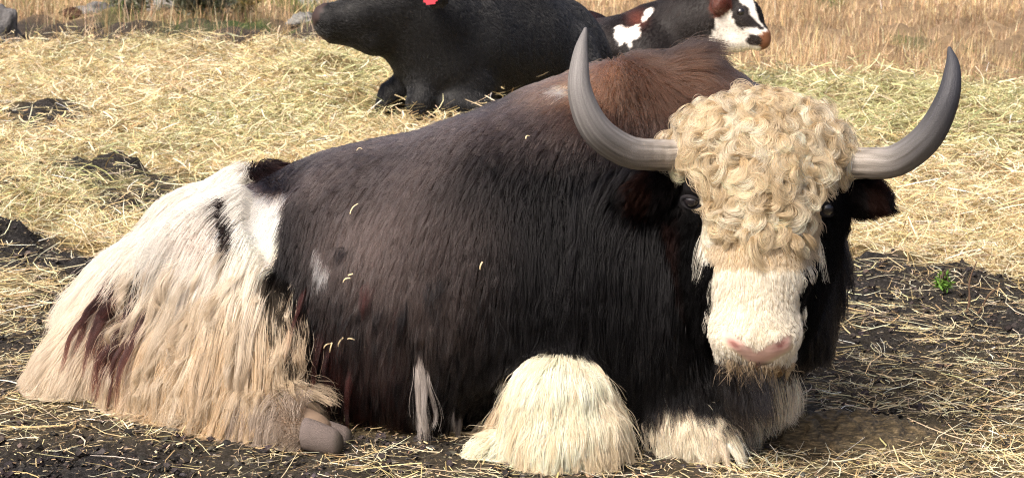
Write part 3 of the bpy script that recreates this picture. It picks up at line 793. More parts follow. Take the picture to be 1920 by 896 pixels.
tufts([(x, 322+(x-490)*.1) for x in range(484, 556, 8)], 2200, .085, .012, (.9, -.3, -.25), (.008, .007, .008), 'tail_tuft', wave=.004, ncl=40, seed=40)
# 4b. hanging locks: a guide strand each, with hairs bundled round it
def locks(P0, L, name, nh, K, width, off, wave, wlen, col, tip=None, grav=.16, lift=.15, seed=50, comb=None, cvar=.14, rad=.0005, base_fan=.15, mat=None, flat=1.0, rise=1.3, fuzz=.05):
    r = np.random.default_rng(seed); n = len(P0)
    d, N0 = yb.dg(P0); P0 = P0 - N0*d[:, None]; N0 = normals_at(yb, P0)
    px, py, _ = proj(P0)
    if comb is None: comb = comb_from(px, py, N0, CTRL)
    else: comb = norm(np.array(comb)+r.normal(0, .08, (n, 3)))
    Gd = grow(yb, P0, N0, comb, L, K, np.full(n, lift), np.full(n, grav), off*r.uniform(.45, 1.3, n), jit=.10, ramp=K*.6)
    t = np.linspace(0, 1, K)
    ln = t[None]*L[:, None]
    ax = norm(r.normal(size=(n, 2, 3))); ph = r.uniform(0, 6.28, (n, 2)); wl_ = wlen*r.lognormal(0, .25, n)
    for q in range(2): Gd = Gd + (np.sin(ln/wl_[:, None]*6.283+ph[:, q:q+1])*wave*(t**.7)[None]*r.uniform(.5, 1.4, (n, 1)))[..., None]*ax[:, q][:, None]
    tg = norm(np.gradient(Gd, axis=1)); sd = norm(np.cross(tg, np.broadcast_to(N0[:, None], tg.shape))); up = np.cross(sd, tg)
    lf = r.uniform(.7, 1.0, (n, nh)); a = r.uniform(-1, 1, (n, nh)); b = r.uniform(-.5, .8, (n, nh))*np.sqrt(1-a*a)*flat
    w = width*r.uniform(.6, 1.5, n)[:, None, None]*(1-.82*t**1.3)*(base_fan+(1-base_fan)*np.sin(np.pi*np.clip(t*rise, 0, .5)))
    f = (t[None, None]*lf[..., None])*(K-1); i = np.minimum(f.astype(int), K-2); f = (f-i)[..., None]
    ii = np.arange(n)[:, None, None]
    S = Gd[ii, i]*(1-f)+Gd[ii, i+1]*f + (a[..., None]*w)[..., None]*sd[ii, i] + (b[..., None]*w)[..., None]*up[ii, i]
    S = S.reshape(n*nh, K, 3) + r.normal(0, 1, (n*nh, 1, 3))*.0022*t[None, :, None]**1.5
    fz = r.random(n*nh) < fuzz; S[fz] += r.normal(0, .016, (fz.sum(), 1, 3))*t[None, :, None]
    S[..., 2] = np.maximum(S[..., 2], .005)
    col = np.asarray(col); c0 = (np.tile(col, (n, 1)) if col.ndim == 1 else col)*r.lognormal(0, cvar, (n, 1))
    cc = np.repeat(c0, nh, 0)*r.lognormal(0, .12, (n*nh, 1)); cc = np.repeat(cc[:, None], K, 1)
    if tip is not None: tw = (t**1.3)[None, :, None]*.85; cc = cc*(1-tw)+np.array(tip)*np.repeat(r.lognormal(0, cvar, (n, 1)), nh, 0)[:, None]*tw
    return hair_np(name, S, rad*(1-.7*t**2)[None]*np.ones((n*nh, 1)), np.clip(cc, .003, .92), mat or (M_PALE if c0.mean() > .2 else M_HAIR), yak)
def roots(mask, n, seed):
    cen = YV[YF].mean(1); g = yb.group_of(cen); px, py, _ = proj(cen); nn = normals_at(yb, cen)
    m = np.asarray(mask(px, py, g, cen), float)*np.where(facing(cen, nn) > -.2, 1, .3)*(cen[:, 2] > .02)
    P0 = scatter(YV, YF, n, m); return P0, *proj(P0)[:2]
def hits(spots, n, spread):
    H = [h for h in (yb.hit(*q) for q in spots) if h is not None]
    return np.array(H)[rng.integers(0, len(H), n)] + rng.normal(0, spread, (n, 3))
P0, px, py = roots(lambda x, y, g, c: (g == 'hind') & (y > 455), 330, 50)
L = np.minimum(rng.uniform(.13, .27, len(P0)), P0[:, 2]*1.1+.02)
hc_ = np.where(rng.random((len(P0), 1)) < .35, np.array((.82, .73, .60)), np.array((.68, .57, .43)))
hc_[rng.random(len(P0)) < .22] = (.48, .37, .26)
hc_ = hc_ + sstep(520, 460, py)[:, None]*np.array((.08, .12, .16))
locks(P0, L, 'haunch_lock', 60, 18, .018, .038, .015, .12, hc_, (.60, .49, .36), seed=51, flat=.5, fuzz=.25, lift=.15)
P0, px, py = roots(lambda x, y, g, c: (g == 'tail') & (y > 400), 240, 52)
L = np.minimum(rng.uniform(.14, .26, len(P0)), P0[:, 2]*1.0+.02)
locks(P0, L, 'tail_lock', 60, 14, .022, .020, .004, .2, (.88, .80, .68), (.78, .69, .56), grav=.10, seed=53, cvar=.1, flat=.5, fuzz=.12)
P0 = hits([(x, y) for x in range(246, 300, 9) for y in (500, 512)], 24, .012)
locks(P0, rng.uniform(.22, .38, 24), 'tail_lock', 110, 20, .016, .055, .006, .16, (.012, .008, .008), (.05, .018, .014), grav=.1, seed=54, comb=(-.16, -.25, -1))
P0, px, py = roots(lambda x, y, g, c: np.isin(g, ('body', 'chest', 'shoulder'))*sstep(.50, .12, c[:, 2])**1.5*((x > 640) | ((x > 570) & (y > 560))), 560, 55)
L = np.minimum(l_body(px, py, np.full(len(px), 'body'), P0)*rng.uniform(.8, 1.25, len(px)), P0[:, 2]*1.0+.03)
ok = L > .05
dc = np.where(((px < 760) & (rng.random(len(px)) < .2))[:, None], np.array((.030, .011, .010)), np.array((.007, .006, .0065)))
locks(P0[ok], L[ok], 'skirt_lock', 40, 12, .020, .018, .005, .16, dc[ok], seed=56, flat=.35, fuzz=.12)
P0, px, py = roots(lambda x, y, g, c: (g == 'knee') & (y < 840) & (x > 950), 190, 57)
locks(P0, np.minimum(rng.uniform(.10, .21, len(P0)), P0[:, 2]*1.05+.02), 'foreleg_lock', 55, 14, .020, .014, .005, .14, (.91, .82, .67), (.83, .70, .50), grav=.26, seed=58, cvar=.07, flat=.4, fuzz=.1)
locks(hits([(784, 652), (788, 660)], 6, .004), rng.uniform(.18, .24, 6), 'belly_lock', 60, 16, .007, .05, .007, .13, (.44, .40, .37), grav=.12, seed=59, comb=(.12, -.2, -1))
locks(hits([(850, 745), (860, 755), (690, 795)], 6, .006), rng.uniform(.06, .10, 6), 'belly_lock', 30, 12, .006, .05, .004, .1, (.22, .19, .18), seed=60, comb=(.05, -.2, -1))
locks(hits([(548, 590), (560, 600), (572, 615), (566, 640)], 9, .012), rng.uniform(.11, .19, 9), 'flank_lock', 40, 14, .010, .04, .006, .13, (.62, .47, .34), seed=61, comb=(-.12, -.25, -1))
locks(hits([(585, 560), (600, 580), (590, 610), (620, 640), (640, 670)], 16, .02), rng.uniform(.12, .22, 16), 'flank_lock', 30, 14, .010, .03, .007, .13, (.034, .011, .010), seed=62, comb=(-.25, -.2, -1))
P0, px, py = roots(lambda x, y, g, c: (g == 'forefoot'), 60, 63)
locks(P0, rng.uniform(.05, .10, len(P0)), 'forefoot_lock', 40, 10, .010, .012, .003, .1, (.84, .73, .58), seed=64, comb=(.45, -.35, -.6))
P0 = hits([(x, y) for x in range(1345, 1490, 5) for y in (672, 680, 690)], 90, .010)
P0 = P0[proj(P0)[1] > 682]
locks(P0, rng.uniform(.015, .045, len(P0)), 'beard', 40, 9, .014, .006, .003, .08, (.56, .46, .34), (.42, .33, .23), seed=65, comb=(0, .6, -1), fuzz=.2, lift=.05)
locks(hits([(950, 745), (940, 760), (930, 775), (915, 790)], 14, .008), rng.uniform(.06, .12, 14), 'foreleg_lock', 40, 12, .008, .02, .004, .12, (.86, .74, .58), (.62, .46, .30), seed=66, comb=(-.9, -.2, -.75))
# 5. the curly forelock: locks that coil over forehead and poll
LROOT = [(1250, 250), (1280, 215), (1330, 195), (1380, 178), (1440, 170), (1520, 185), (1580, 220), (1606, 290), (1580, 292), (1540, 300), (1508, 350), (1500, 440), (1356, 440), (1348, 360), (1322, 296), (1262, 282)]
cen = YV[YF].mean(1); g = yb.group_of(cen); nn = normals_at(yb, cen); px, py, _ = proj(cen)
m = inpoly(px, py, LROOT) & np.isin(g, ('head', 'chest', 'hump')) & (cen[:, 1] < 4.27)
cand = scatter(YV, YF, 9000, m.astype(float)*np.where(facing(cen, nn) > -.35, 1, .35))
def make_locks(cand, gap, nmax, nh, K, lmin, lmax, width, hmax, seed, loose):
    r = np.random.default_rng(seed); sel = []
    for p in cand:
        if all((p-q) @ (p-q) > gap**2 for q in sel): sel.append(p)
        if len(sel) >= nmax: break
    Lp = np.array(sel); nl = len(Lp); Ln = normals_at(yb, Lp); lpx, lpy, _ = proj(Lp)
    outx = np.interp(lpx, [1240, 1425, 1615], [-1.1, 0, 1.1])*sstep(420, 300, lpy)
    v = outx[:, None]*np.array([1., 0, 0]) - UPV*np.interp(lpy, [170, 230, 330], [.35, .8, 1])[:, None]
    v = norm(v - (v*Ln).sum(-1, keepdims=True)*Ln); bn = np.cross(Ln, v)
    t = np.linspace(0, 1, K)
    hand = np.where(r.random(nl) < .5, 1, -1.)
    LL = r.uniform(lmin, lmax, nl)*np.interp(lpy, [180, 300, 400, 450], [.95, 1.05, .9, .6])
    turn = r.uniform(2.6, 5.8, nl)*np.interp(lpy, [180, 380, 450], [1.15, 1, .7])
    th0 = r.normal(0, .7, nl) - hand*turn*.28
    # every hair bends a little differently, so a lock frays along its outer side
    h_turn = turn[:, None]*(1 + r.normal(0, .07+.06*loose, (nl, nh))); h_len = LL[:, None]*r.uniform(.72, 1.08, (nl, nh))
    ang = th0[:, None, None] + r.normal(0, .05+.08*loose, (nl, nh, 1)) + hand[:, None, None]*h_turn[..., None]*t**1.5
    sw = (r.random(nl) < .22)*r.uniform(.5, 1.2, nl)
    ang = ang - (sw*hand)[:, None, None]*np.sin(t*5.2)
    st = h_len[..., None]/(K-1)
    u = np.cumsum(np.cos(ang)*st, 2); w_ = np.cumsum(np.sin(ang)*st, 2)
    a = r.uniform(-1, 1, (nl, nh)); b = r.random((nl, nh))*(1-.6*np.abs(a))
    wid = width*r.uniform(.7, 1.35, nl)[:, None]*a
    taper = (1-.8*t**1.2)
    u = u - np.sin(ang)*wid[..., None]*taper; w_ = w_ + np.cos(ang)*wid[..., None]*taper
    P = Lp[:, None, None] + u[..., None]*v[:, None, None] + w_[..., None]*bn[:, None, None]
    up = r.uniform(.5, 1.5, nl)[:, None]*hmax
    prof = (np.sin(np.pi*np.clip(t*1.02+.03, 0, 1))**.7)
    hgt = .004 + up[..., None]*prof*(.45+.6*b[..., None])
    flat = P.reshape(-1, 3); d, gr = yb.dg(flat)
    P = (flat + gr*(hgt.reshape(-1)-d)[:, None]).reshape(nl*nh, K, 3)
    P[..., 2] -= .010*t[None]**2
    P = P + r.normal(0, 1, (nl*nh, 1, 3))*.0012*t[None, :, None]**1.5
    fr = r.random(nl*nh) < .03
    P[fr] += r.normal(0, .007, (fr.sum(), 1, 3))*t[None, :, None]
    base = np.where(r.random((nl, 1)) < .4, np.array((.84, .74, .57)), np.array((.70, .57, .39)))*r.lognormal(0, .14, (nl, 1))
    cc = np.repeat(base, nh, 0)*r.lognormal(0, .16, (nl*nh, 1))
    cc = cc[:, None]*(np.array((.68, .61, .52)) + (1.05-np.array((.68, .61, .52)))*sstep(.05, .6, t)[:, None])[None]
    return P, .00042*(1-.6*t**2)[None]*np.ones((nl*nh, 1)), cc
A = make_locks(cand, .0155, 560, 80, 16, .075, .135, .0085, .021, 5, .12)
B = make_locks(cand[::-1], .026, 240, 34, 16, .06, .11, .006, .032, 6, .3)
S, rad, cc = (np.concatenate(q) for q in zip(A, B))
fore = hair_np('forelock', S, rad, np.clip(cc, .02, .9), M_CURL, yak)
fore['label'] = 'tight blond curls over the forehead'

# ---- horns
def horn(pts, radii, name, tipdark, mat):
    pts = np.array([U(*p) for p in pts]); n = 170; m = 130
    s = np.linspace(0, len(pts)-1, n)
    def spl(A):
        A = np.asarray(A, float); i = np.clip(s.astype(int), 0, len(A)-2); f = (s-i)
        if A.ndim > 1: f = f[:, None]
        p0 = A[np.clip(i-1, 0, None)]; p1 = A[i]; p2 = A[i+1]; p3 = A[np.clip(i+2, None, len(A)-1)]
        return .5*((2*p1)+(-p0+p2)*f+(2*p0-5*p1+4*p2-p3)*f*f+(-p0+3*p1-3*p2+p3)*f**3)
    C = spl(pts); Rr = np.maximum(spl(radii), .002)
    tg = norm(np.gradient(C, axis=0)); up = np.array([0, -1., 0]); sd = norm(np.cross(tg, up)); u2 = np.cross(sd, tg)
    th = np.linspace(0, 2*np.pi, m, endpoint=False); t = np.linspace(0, 1, n)
    groove = 1 + .012*np.sin(th[None]*11 + np.sin(t[:, None]*9)*1.5)*(1-t[:, None])**.6 + .016*np.sin(t[:, None]*95+np.sin(th[None])*.8)*sstep(.5, .05, t)[:, None]
    V = C[:, None] + (Rr[:, None]*groove)[..., None]*(np.cos(th)[None, :, None]*sd[:, None]+np.sin(th)[None, :, None]*u2[:, None])
    V = np.concatenate([V.reshape(-1, 3), C[-1:] + tg[-1:]*.004])
    I = np.arange(n*m).reshape(n, m); J = np.roll(I, -1, 1)
    Q = np.stack([I[:-1], I[1:], J[1:], J[:-1]], -1).reshape(-1, 4)
    tip = np.stack([I[-1], np.full(m, n*m), np.full(m, n*m), J[-1]], -1)
    fr = np.concatenate([np.repeat(t, m), [1]]); ang = np.concatenate([np.tile(th, n), [0]])
    stk = Noise(1, 55, n=14, dim=2); q = np.stack([np.abs(ang-np.pi)*14, fr*9], -1); streak = .6*stk(q) + .5*Noise(1, 56, n=14, dim=2)(np.stack([np.abs(ang-np.pi)*30, fr*6], -1)) + .35*Noise(1, 57, n=14, dim=2)(np.stack([np.abs(ang-np.pi)*6, fr*60], -1))*sstep(.55, .1, fr)
    base = np.array((.29, .255, .215)); mid = np.array((.185, .175, .17)); dark = np.array((.045, .045, .052))
    a, b_ = tipdark
    w1 = sstep(.05, .5, fr+streak*.05)[:, None]; w2 = sstep(a, b_, fr+streak*.04)[:, None]
    c = (base*(1-w1)+mid*w1)*(1-w2)+dark*w2
    c = c*(1+.40*streak[:, None]*(1-fr[:, None]*.7))
    o = mesh_np(name, V, Q, mat, np.clip(c, .02, .8), parent=yak)
    me = o.data
    import bmesh
    bm = bmesh.new(); bm.from_mesh(me); bm.verts.ensure_lookup_table()
    for i in range(m): bm.faces.new((bm.verts[I[-1, i]], bm.verts[n*m], bm.verts[J[-1, i]])).smooth = True
    bm.to_mesh(me); bm.free()
    return o
M_HORN = attr_mat('horn', .5, .4, .25, 120, .0015)
horn([(1290, 290, 4.10), (1235, 291, 4.08), (1175, 283, 4.03), (1118, 243, 3.98), (1088, 175, 3.97), (1088, 105, 3.99), (1098, 54, 4.02)],
     [.034, .0335, .034, .033, .026, .0165, .004], 'horn', (.75, 1.3), M_HORN)['label'] = 'pale grey horn'
horn([(1560, 302, 4.10), (1618, 306, 4.08), (1680, 301, 4.04), (1738, 258, 3.99), (1775, 190, 3.97), (1786, 130, 3.99), (1780, 90, 4.02)],
     [.034, .0335, .034, .032, .025, .0165, .004], 'horn', (.25, .7), M_HORN)['label'] = 'dark-tipped horn'
# ---- eyes, hooves
def ball(name, c, r, mat, parent, sq=(1, 1, 1)):
    import bmesh
    bm = bmesh.new(); bmesh.ops.create_uvsphere(bm, u_segments=20, v_segments=14, radius=1)
    for v in bm.verts: v.co = Vector((v.co.x*r*sq[0]+c[0], v.co.y*r*sq[1]+c[1], v.co.z*r*sq[2]+c[2]))
    me = bpy.data.meshes.new(name); bm.to_mesh(me); bm.free()
    for p in me.polygons: p.use_smooth = True
    me.materials.append(mat); return link(bpy.data.objects.new(name, me), parent)
m, n, l, b = new_mat('eye'); b.inputs['Base Color'].default_value = (.012, .01, .012, 1); b.inputs['Roughness'].default_value = .06; b.inputs['Coat Weight'].default_value = 1
M_EYE = m
for e in ((1299, 376), (1549, 391)):
    h = yb.hit(*e)
    if h is None: continue
    eo = ball('eye', h + np.array([0, .004, 0]), .019, M_EYE, yak)
    nE = normals_at(yb, h[None])[0]; nE = norm(nE + np.array([0, -.6, 0])); e1 = norm(np.cross(nE, [0, 0, 1.])); e2 = np.cross(e1, nE)
    ta, tb = np.meshgrid(np.linspace(0, 6.283, 28, endpoint=False), np.linspace(0, 6.283, 10, endpoint=False), indexing='ij')
    rr_ = .0185 + .0065*np.cos(tb); Cc = h + np.array([0, .004, 0]) + nE*.0095
    Vt = Cc + (np.cos(ta)*rr_*1.12)[..., None]*e1 + (np.sin(ta)*rr_*.72)[..., None]*e2 + (np.sin(tb)*.006-.006*np.cos(ta)**2)[..., None]*nE
    It = np.arange(280).reshape(28, 10); a_, b_ = np.roll(It, -1, 0), np.roll(It, -1, 1); c_ = np.roll(a_, -1, 1)
    mesh_np('eyelid', Vt.reshape(-1, 3), np.stack([It, a_, c_, b_], -1).reshape(-1, 4), M_SKIN, np.tile(np.array((.022, .02, .023)), (280, 1)), parent=yak)
def hoof(px, py, Y, s, ang, name='hoof'):
    c = U(px, py, Y)
    a = np.linspace(0, 2*np.pi, 20, endpoint=False)
    rings = [(0, 1.0, 1.0), (.25, 1.02, 1.0), (.55, .95, .94), (.85, .80, .85), (1, .55, .6)]
    V = []
    ca, sa = math.cos(ang), math.sin(ang)
    for f, rx, rz in rings:
        for q in a:
            x = f*s*1.7; y = math.cos(q)*s*.62*rx; z = math.sin(q)*s*.72*rz - f*s*.35
            V.append((c[0]+x*ca-y*sa, c[1]+x*sa+y*ca, max(c[2]+z, .004)))
    I = np.arange(100).reshape(5, 20); J = np.roll(I, -1, 1)
    Q = np.stack([I[:-1], J[:-1], J[1:], I[1:]], -1).reshape(-1, 4)
    V.append((c[0]+ca*s*1.8, c[1]+sa*s*1.8, max(c[2]-s*.4, .004)))
    cap = np.stack([I[-1], J[-1], np.full(20, 100), np.full(20, 100)], -1)
    col = np.tile(np.array((.17, .135, .12)), (101, 1)); col[:20] = (.2, .16, .145); col[80:] = (.08, .065, .05)
    return mesh_np(name, np.array(V), np.concatenate([Q, cap[:, :4]]), M_HOOF, col, parent=yak)
M_HOOF = attr_mat('hoof', .6, .35, .4, 60, .004)
hoof(572, 812, 4.12, .05, R(-18)); hoof(602, 808, 4.18, .04, R(-8))

exec_marker = 0
# ================================================================== the cattle behind
def cattle(body, res, N, K, L, colf, ctrl, name, label, root_px, rad=.0011, ylim=None):
    pts = np.concatenate([[b.bbox(p, .03) for b in (body,) for p, _, _ in body.prims]])
    lo, hi = pts[:, 0].min(0), pts[:, 1].max(0); lo[2] = -.04
    body.build(*(np.arange(l, h+res, res) for l, h in zip(lo, hi)))
    V, F = body.mesh(); N_ = normals_at(body, V); g = body.group_of(V)
    root = empty(name, tuple(G(*root_px)*np.array([1, 1, 0])), label=label, cat='cow')
    mesh_np('body', V, F, M_COW, colf(V, g, N_), parent=root)
    cen = V[F].mean(1); nn = normals_at(body, cen)
    P0 = scatter(V, F, N, np.where(facing(cen, nn) > -.15, 1, .25)); N0 = normals_at(body, P0); g = body.group_of(P0)
    keep = g != 'bare'; P0, N0, g = P0[keep], N0[keep], g[keep]
    px, py, _ = proj(P0); n = len(P0)
    ln = L(px, py, g)*rng.uniform(.5, .9, n)
    S = grow(body, P0, N0, comb_from(px, py, N0, ctrl), ln, K, np.full(n, .06), np.full(n, .04), np.full(n, .002)*rng.random(n)*2, jit=.06)
    S = clump(S, N//12, .25, 1.2, .001, .05, 41)
    r_ = rad*(1-.75*np.linspace(0, 1, K)[None]**2)*np.ones((n, 1))
    hair_np('coat', S, r_, shade(colf(P0, g, N0), K, .2), M_COWHAIR, root)
    return root
bc = Body(); YB = 10.8
bc.cone('bare', .05, (609, 32, YB-.25, .062), (618, 52, YB-.25, .055))
bc.cone('head', .07, (622, 40, YB-.25, .085), (680, 30, YB-.2, .12), (745, 15, YB-.1, .17))
bc.cone('head', .06, (630, 62, YB-.24, .05), (700, 72, YB-.2, .08), (750, 70, YB-.1, .13))
bc.cone('neck', .12, (745, 20, YB-.1, .18), (810, 50, YB, .25), (870, 90, YB+.1, .30))
bc.cone('chest', .12, (800, 110, YB-.05, .16), (835, 130, YB, .22), (890, 110, YB+.15, .32))
bc.cone('barrel', .12, (880, 95, YB+.2, .33), (960, 100, YB+.4, .37), (1030, 115, YB+.65, .34), (1075, 125, YB+.85, .24))
bc.cone('barrel', .1, (880, 40, YB+.2, .22), (960, 30, YB+.35, .18), (1030, 60, YB+.6, .17))
bc.cone('hip', .08, (1070, 110, YB+.35, .16), (1100, 150, YB+.25, .13))
bc.cone('hip', .08, (1050, 70, YB+.65, .2), (1095, 115, YB+.55, .15))
bc.cone('leg', .05, (805, 150, YB-.12, .12), (790, 195, YB-.2, .075), (790, 212, YB-.22, .055))
bc.cone('leg', .05, (790, 150, YB+.05, .11), (738, 178, YB-.02, .075), (722, 200, YB-.05, .055))
bc.cone('leg', .05, (890, 165, YB-.1, .13), (850, 200, YB-.2, .07), (930, 205, YB-.25, .055))
bc.cone('ear', .03, (800, -20, YB-.28, .03), (818, -8, YB-.42, .06), (812, 2, YB-.50, .03))
bc.cut(.02, (604, 25, YB-.34), (612, 28, YB-.34), .012, .018)
def bc_col(P, g, N0):
    px, py, _ = proj(P); c = np.empty((len(P), 3)); c[:] = (.0045, .0045, .005)
    nz = (g == 'bare') & (px < 628)
    c = np.where(nz[:, None], np.array((.045, .030, .028)), c)
    nst = np.exp(-((px-605)/5)**2-((py-26)/4)**2)*nz
    return c*(1-.7*nst[:, None])
cow1 = cattle(bc, .022, 70000, 4, lambda x, y, g: np.where(y < 12, .05, .028), bc_col, [(640, 30, 1, .2), (740, 60, 1, .3), (800, 100, .3, 1), (860, 60, .6, .8), (950, 80, .5, .9), (1080, 100, .5, .9), (800, 190, 0, 1), (950, 20, .8, .3)],
              'black_cow', 'solid black cow with a red ear tag lying on the hay, muzzle raised', (830, 225))
tagm, n, l, b = new_mat('ear_tag'); b.inputs['Base Color'].default_value = (.72, .06, .09, 1); b.inputs['Roughness'].default_value = .45
def plate(name, c, w, h, t, mat, parent, rot=0):
    import bmesh
    bm = bmesh.new(); bmesh.ops.create_cube(bm, size=1)
    for v in bm.verts:
        k = 1 if v.co.z < 0 else .75
        v.co = Vector((v.co.x*w*k, v.co.y*t, v.co.z*h))
    bmesh.ops.bevel(bm, geom=[e for e in bm.edges if abs(e.verts[0].co.y-e.verts[1].co.y) > t*.5], offset=w*.18, segments=3, affect='EDGES')
    me = bpy.data.meshes.new(name); bm.to_mesh(me); bm.free(); me.materials.append(mat)
    o = link(bpy.data.objects.new(name, me)); o.location = c; o.rotation_euler = (0, R(rot), 0)
    o.parent = parent; o.matrix_parent_inverse = parent.matrix_world.inverted(); return o
plate('ear_tag', U(806, -8, YB-.56), .078, .095, .004, tagm, cow1, -6)

wc = Body(); YW = 11.9
wc.cone('bare', .02, (1431, 68, YW-.3, .040), (1433, 78, YW-.3, .036))
wc.cone('head', .05, (1372, 12, YW-.15, .115), (1395, 35, YW-.2, .105), (1424, 68, YW-.29, .055))
wc.cone('head', .05, (1362, 50, YW-.13, .12), (1380, 72, YW-.18, .075), (1422, 80, YW-.28, .04))
wc.cone('neck', .1, (1352, 18, YW-.08, .14), (1305, 48, YW, .215), (1250, 85, YW+.1, .29))
wc.cone('neck', .08, (1325, 85, YW-.1, .10), (1310, 130, YW-.05, .13), (1290, 170, YW, .15))
wc.cone('barrel', .12, T(1250, 24, YW+.1, .27), T(1190, 36, YW+.2, .31), T(1140, 45, YW+.35, .30), T(1090, 28, YW+.9, .26), T(1060, 28, YW+1.2, .22))
wc.cone('shoulder', .1, T(1165, 42, YW+.05, .22), (1210, 120, YW-.05, .22), (1260, 170, YW-.1, .2))
wc.cone('leg', .06, (1240, 190, YW-.1, .14), (1300, 200, YW-.2, .07))
wc.cone('ear', .03, (1352, -2, YW-.18, .035), (1352, 8, YW-.26, .05), (1342, 16, YW-.30, .018))
wc.cut(.01, (1438, 68, YW-.35), (1441, 70, YW-.35), .010, .012)
wn1 = Noise(18, 61)
def wc_col(P, g, N0):
    px, py, _ = proj(P); w = wn1(P); jx, jy = px+w*2.5, py+w*2.5
    n = len(P); c = np.empty((n, 3)); c[:] = (.008, .0055, .005)
    br = np.exp(-((px-1195)/16)**2-((py-35)/16)**2) + np.exp(-((px-1090)/26)**2-((py-32)/9)**2)*.8
    c = c+np.clip(br, 0, 1)[:, None]*np.array((.10, .028, .016))
    white = np.array((.78, .74, .68))
    def put(mask, col):
        nonlocal c
        c = np.where(mask[:, None], np.array(col), c)
    put(inpoly(jx, jy, [(1152, 50), (1165, 47), (1180, 52), (1197, 45), (1198, 62), (1186, 74), (1180, 92), (1176, 78), (1164, 88), (1154, 72)]), white)
    put(inpoly(jx, jy, [(1206, 20), (1222, 13), (1224, 20), (1213, 30), (1205, 42), (1202, 36)]), white)
    head = np.isin(g, ('head', 'bare'))
    put(inpoly(jx, jy, [(1342, 20), (1352, 10), (1370, -40), (1400, -40), (1425, 40), (1455, 80), (1420, 110), (1350, 130), (1322, 140), (1330, 80), (1344, 60)]) & (g != 'barrel') & (g != 'shoulder'), white)
    put(inpoly(jx, jy, [(1371, 12), (1382, 7), (1398, 10), (1408, 22), (1412, 34), (1428, 48), (1436, 56), (1425, 56), (1405, 54), (1392, 56), (1378, 44)]) & head, (.016, .012, .011))
    put((((jx-1414)/14)**2+((jy-76)/11)**2 < 1) & head, (.018, .013, .012))
    put((((px-1378)/9)**2+((py-1)/5)**2 < 1) & head, (.016, .012, .011))
    put((g == 'bare') | (head & (px > 1426) & (py > 60)), (.20, .085, .045))
    put(g == 'ear', (.075, .022, .014))
    return c
cow2 = cattle(wc, .018, 60000, 4, lambda x, y, g: np.where(np.isin(g, ('head',)), .016, .03), wc_col, [(1400, 40, -.8, -.3), (1370, 70, -.8, .5), (1300, 60, -.5, .9), (1200, 80, -.4, 1), (1100, 50, -.7, .7)],
              'white_faced_cow', 'white-faced dark cow with black eye patch lying behind the black cow', (1250, 190))
h = wc.hit(1389, 23, 11, 13)
if h is not None: ball('eye', h+np.array([0, .012, 0]), .026, M_EYE, cow2)

# ================================================================== small things
def rock(px, py, w, h, name, label, col=(.33, .32, .31), seed=1, depth=.8, group=None, mat=None, cat='rock', rough=.22):
    import bmesh
    g = G(px, py); bm = bmesh.new(); bmesh.ops.create_icosphere(bm, subdivisions=4, radius=1)
    na, nb = Noise(1.8, seed), Noise(6, seed+50)
    P = np.array([v.co[:] for v in bm.verts]); k = 1+rough*na(P)+rough*.45*nb(P)+rough*.12*Noise(20, seed+90)(P)
    P = P*k[:, None]; P[:, 2] = np.where(P[:, 2] < -.25, -.25, P[:, 2])
    P = P*np.array([w/2, w/2*depth, h*.8])+np.array([0, 0, h*.2])
    gzz = float(gz(np.array([g[0]]), np.array([g[1]]))[0])
    me = bpy.data.meshes.new(name)
    for v, p in zip(bm.verts, P): v.co = p
    bm.to_mesh(me); bm.free()
    a = me.color_attributes.new('col', 'FLOAT_COLOR', 'POINT')
    lich = sstep(.2, 1, nb(P*3))
    cc = np.ones((len(P), 4), np.float32); cc[:, :3] = np.array(col)*(1-.4*lich[:, None])
    a.data.foreach_set('color', cc.ravel())
    for p in me.polygons: p.use_smooth = True
    me.materials.append(mat or M_ROCK)
    o = link(bpy.data.objects.new(name, me)); o.location = (g[0], g[1], gzz-.01)
    return tag(o, label, cat, group)
rock(288, 24, .6, .30, 'rock', 'pale lichened boulder beside the grey-green bush', (.27, .265, .25), 2)
rock(178, 30, .45, .12, 'rock', 'low flat grey rock lying in the dry scrub', (.21, .205, .20), 3)
rock(4, 82, .30, .26, 'rock', 'upright dark grey stone at the edge of the hay', (.15, .145, .145), 4, .7)
rock(572, 50, .30, .10, 'rock', 'grey stone in green grass by the black cow\'s muzzle', (.22, .215, .20), 5)
rock(592, 12, .5, .2, 'rock', 'pale stone above the black cow\'s nose', (.27, .27, .265), 8)
rock(134, 36, .24, .10, 'dirt_clod', 'reddish brown clod of earth beside the low flat rock', (.10, .055, .035), 6, cat='clod')
rock(98, 60, .16, .07, 'dirt_clod', 'small dark clod on the trodden strip between the upright stone and red clod', (.03, .022, .02), 7, cat='clod')
rock(182, 62, .15, .06, 'dirt_clod', 'small dark clod on the trodden strip below the flat rock', (.03, .022, .02), 9, cat='clod')

